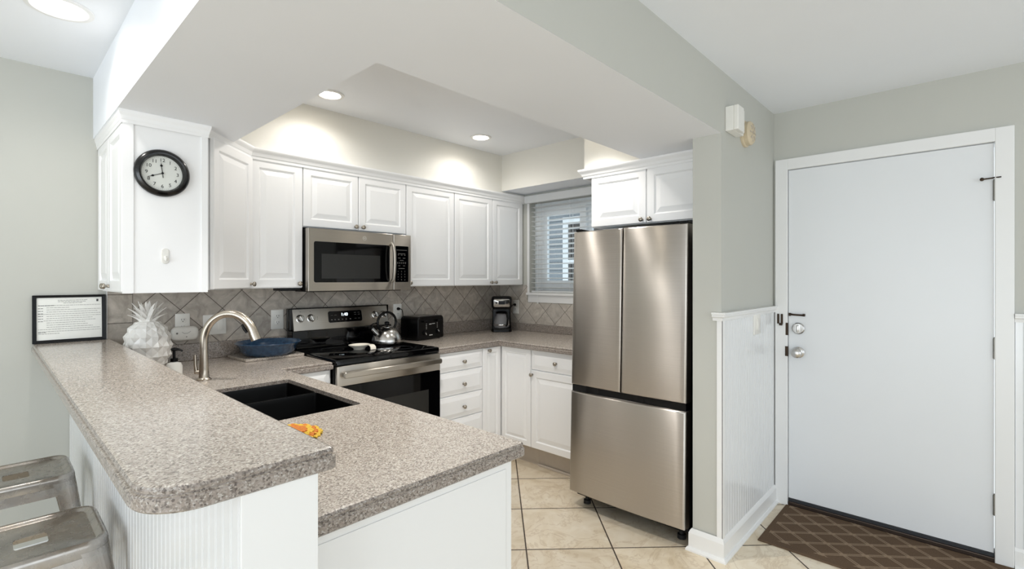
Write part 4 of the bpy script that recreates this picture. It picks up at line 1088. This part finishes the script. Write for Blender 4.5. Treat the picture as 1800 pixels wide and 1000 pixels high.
# ------------------------------------------------------------------ clock and hook on the cabinet side
t = thing('wall_clock', 'round black-framed clock with white dial on the cabinet side', 'clock', (0.533, 2.6245, 1.850))
bm = NB()
pr = [(0.080, 0.0), (0.100, 0.0), (0.1035, 0.006), (0.1035, 0.014), (0.099, 0.022), (0.094, 0.025), (0.088, 0.029), (0.082, 0.028), (0.078, 0.020), (0.0755, 0.012), (0.0755, 0.0)]
rs = [[(r*math.cos(2*PI*i/64), r*math.sin(2*PI*i/64), z) for i in range(64)] for r, z in pr]; rings(bm, rs+rs[:1], False, False, True, K); part('frame', bm, M['clockframe'], t, 'glossy black frame', 35)
bm = NB(); lathe(bm, [(0.0765, 0.003), (0.0765, 0.007), (0, 0.007)], 64, K); df = part('dial', bm, M['clockface'], t)
bm = NB()
for h in range(1, 13):
    a = math.radians(90-30*h); text_into(bm, str(h), 0.0215, Matrix.Translation((0.0575*math.cos(a), -0.0074, 0.0575*math.sin(a)-0.0002)) @ K, 0.0003)
for h in range(60):
    a = math.radians(6*h); bx(bm, 0.0700, 0.0712, -0.0006, 0.0006, 0.0071, 0.0076, M=K @ Matrix.Rotation(a, 4, 'Z'))
part('numerals', bm, M['blackmat'], df)
def hand(name, deg, ln, tail, w, z):
    bm = NB(); Mh = K @ Matrix.Rotation(-math.radians(deg), 4, 'Z')
    slab(bm, [Vector(p) for p in ((-w*0.5, -tail), (w*0.5, -tail), (w*0.45, ln*0.55), (w*2.0, ln*0.66), (w*0.4, ln*0.78), (0.0002, ln), (-0.0002, ln), (-w*0.4, ln*0.78), (-w*2.0, ln*0.66), (-w*0.45, ln*0.55))], [(0, z), (0, z+0.0008)], Mh)
    if name == 'hour_hand': lathe(bm, [(0.0045, z), (0.0045, z+0.003), (0, z+0.003)], 16, K)
    part(name, bm, M['blackmat'], t)
hand('minute_hand', 248, 0.058, 0.006, 0.0024, 0.0095); hand('hour_hand', -7, 0.050, 0.020, 0.0028, 0.0110)
t = thing('adhesive_hook', 'small white adhesive hook on the cabinet side below the clock', 'hook', (0.545, 2.6255, 1.484))
bm = NB(); slab(bm, round_poly(rect(-0.0145, -0.034, 0.0145, 0.034), 0.013, 6), [(0, 0), (0, 0.003), (0.002, 0.006)], FACE); part('base_plate', bm, M['plate'], t, None, 40)
bm = NB(); tube(bm, [(0, -0.006, -0.002), (0, -0.012, -0.016), (0, -0.020, -0.020), (0, -0.024, -0.010)], [0.006, 0.005, 0.005, 0.004], 10); part('hook_arm', bm, M['plate'], t, None, 40)

# ------------------------------------------------------------------ chime and alarm on the hall wall
t = thing('door_chime', 'white rectangular door chime box high on the hall wall', 'door chime', (2.518, 0.8925, 2.120))
bm = NB(); bx(bm, 0, 0.150, -0.040, 0, 0, 0.122, 0.003); bx(bm, 0.0, 0.085, -0.063, -0.0398, 0.0, 0.122, 0.004); part('housing', bm, M['plate'], t)
bm = NB(); bx(bm, 0.085, 0.118, -0.055, -0.0405, 0.003, 0.119, 0.004); part('side_cover', bm, M['plate'], t)
t = thing('smoke_alarm', 'round beige smoke alarm on the hall wall beside the door chime', 'smoke alarm', (2.800, 0.8925, 2.165))
bm = NB(); lathe(bm, [(0.070, 0), (0.070, 0.010), (0.063, 0.013), (0.063, 0.034), (0.056, 0.042), (0.040, 0.045), (0, 0.046)], 40, K); ab = part('housing', bm, M['beige'], t, None, 40)
bm = NB()
for k in range(8):
    a = 2*PI*k/8; bx(bm, 0.022, 0.046, -0.003, 0.003, 0.0435, 0.0475, M=K @ Matrix.Rotation(a, 4, 'Z'))
lathe(bm, [(0.008, 0.0462), (0.008, 0.050), (0, 0.050)], 16, K); part('vent', bm, M['toe'], ab, 'darker vents')

# ------------------------------------------------------------------ door mat
bm = NB(); slab(bm, round_poly(rect(2.782, -0.16, 3.330, 0.820), 0.004, 2), [(0.0, 0.0005), (0, 0.005), (0.003, 0.009)])
o = part('door_mat', bm, M['rug']); tag(o, 'brown door mat with woven diamond pattern in front of the entry door', 'door mat')

# ------------------------------------------------------------------ bar stools
def make_stool(label, loc):
    t = thing('bar_stool', label, 'stool', loc, 0, 'metal stools at the bar')
    s = 0.155
    o_ = round_poly(rect(-s, -s, s, s), 0.052, 9)
    bm = NB()
    hole = round_poly(rect(-0.024, -0.012, 0.024, 0.012), 0.009, 3)     # hand slot
    # top dish with rolled rim
    prof = [(-0.001, 0.622), (-0.001, 0.645), (0.001, 0.654), (0.006, 0.6595), (0.012, 0.660), (0.019, 0.6565), (0.024, 0.6515), (0.028, 0.6500)]
    rs = [[(p.x, p.y, z) for p in offset_poly(o_, d)] for d, z in prof]
    n = len(o_)
    # resample the slot to the same count by angle
    hr = []
    for p in offset_poly(o_, 0.028):
        a = math.atan2(p.y, p.x); c, s_ = math.cos(a), math.sin(a)
        k = 1/max((abs(c)**4/0.036**4+abs(s_)**4/0.046**4)**0.25, 1e-6)
        hr.append((c*k, s_*k, 0.6490))
    rs.append(hr); rs.append([(x, y, 0.6465) for x, y, z in hr])
    under = [[(p.x, p.y, z) for p in offset_poly(o_, d)] for d, z in ((0.028, 0.6475), (0.002, 0.640), (0.002, 0.622))]
    rings(bm, rs+under+rs[:1], False, False); part('seat', bm, M['galv'], t, None, 40)
    # apron rails
    for k in range(4):
        Mr = Matrix.Rotation(PI/2*k, 4, 'Z'); bm = NB()
        rings(bm, [[(-0.100, -s-0.001, 0.6215), (0.100, -s-0.001, 0.6215), (0.108, -s-0.006, 0.590), (-0.108, -s-0.006, 0.590)], [(-0.100, -s+0.003, 0.6215), (0.100, -s+0.003, 0.6215), (0.108, -s-0.003, 0.590), (-0.108, -s-0.003, 0.590)]], M=Mr)
        part('apron', bm, M['galv'], t)
    # splayed channel legs
    for k in range(4):
        Mr = Matrix.Rotation(PI/2*k, 4, 'Z'); bm = NB(); rs = []
        for z, off, w in ((0.634, 0.0015, 0.066), (0.585, 0.008, 0.062), (0.30, 0.044, 0.042), (0.012, 0.078, 0.028)):
            e = s+off
            r_ = w*0.80; arc = [(-PI/2+PI/2*i/6) for i in range(7)]; th = 0.003
            o1 = [(e-w, -e)]+[(e-r_+r_*math.cos(a), -e+r_+r_*math.sin(a)) for a in arc]+[(e, -e+w)]
            o2 = [(e-th, -e+w)]+[(e-r_+(r_-th)*math.cos(a), -e+r_+(r_-th)*math.sin(a)) for a in reversed(arc)]+[(e-w, -e+th)]
            rs.append([(x, y, z) for x, y in o1+o2])
        rings(bm, rs, M=Mr); lg = part('leg', bm, M['galv'], t, None, 50)
        bm = NB(); e = s+0.079; bx(bm, e-0.028, e+0.002, -e-0.002, -e+0.028, 0.0, 0.0118, 0.002, M=Mr); part('rubber_foot', bm, M['rubber'], lg)
    for k in range(4):
        Mr = Matrix.Rotation(PI/2*k, 4, 'Z'); bm = NB(); e = s+0.053
        bx(bm, -e+0.02, e-0.02, -e+0.001, -e+0.006, 0.19, 0.215, M=Mr); part('foot_rail', bm, M['galv'], t)
    bm = NB(); e = s-0.012
    for k in range(2):
        rings(bm, [[(-e, -0.008, 0.60), (-e, 0.008, 0.60), (-e, 0.008, 0.603), (-e, -0.008, 0.603)], [(e, -0.008, 0.60), (e, 0.008, 0.60), (e, 0.008, 0.603), (e, -0.008, 0.603)]], M=Matrix.Rotation(PI/4+PI/2*k, 4, 'Z') @ Matrix.Scale(1.28, 4, (1, 0, 0)))
    return t, bm
stool, xb = make_stool('metal bar stool with slotted square seat, the nearer one at the bar', (0.085, 1.920, 0)); xb.free()
s2 = copy_tree(stool); s2.location = (0.075, 2.590, 0); s2['label'] = 'metal bar stool with slotted square seat, the farther one nearest the wall'
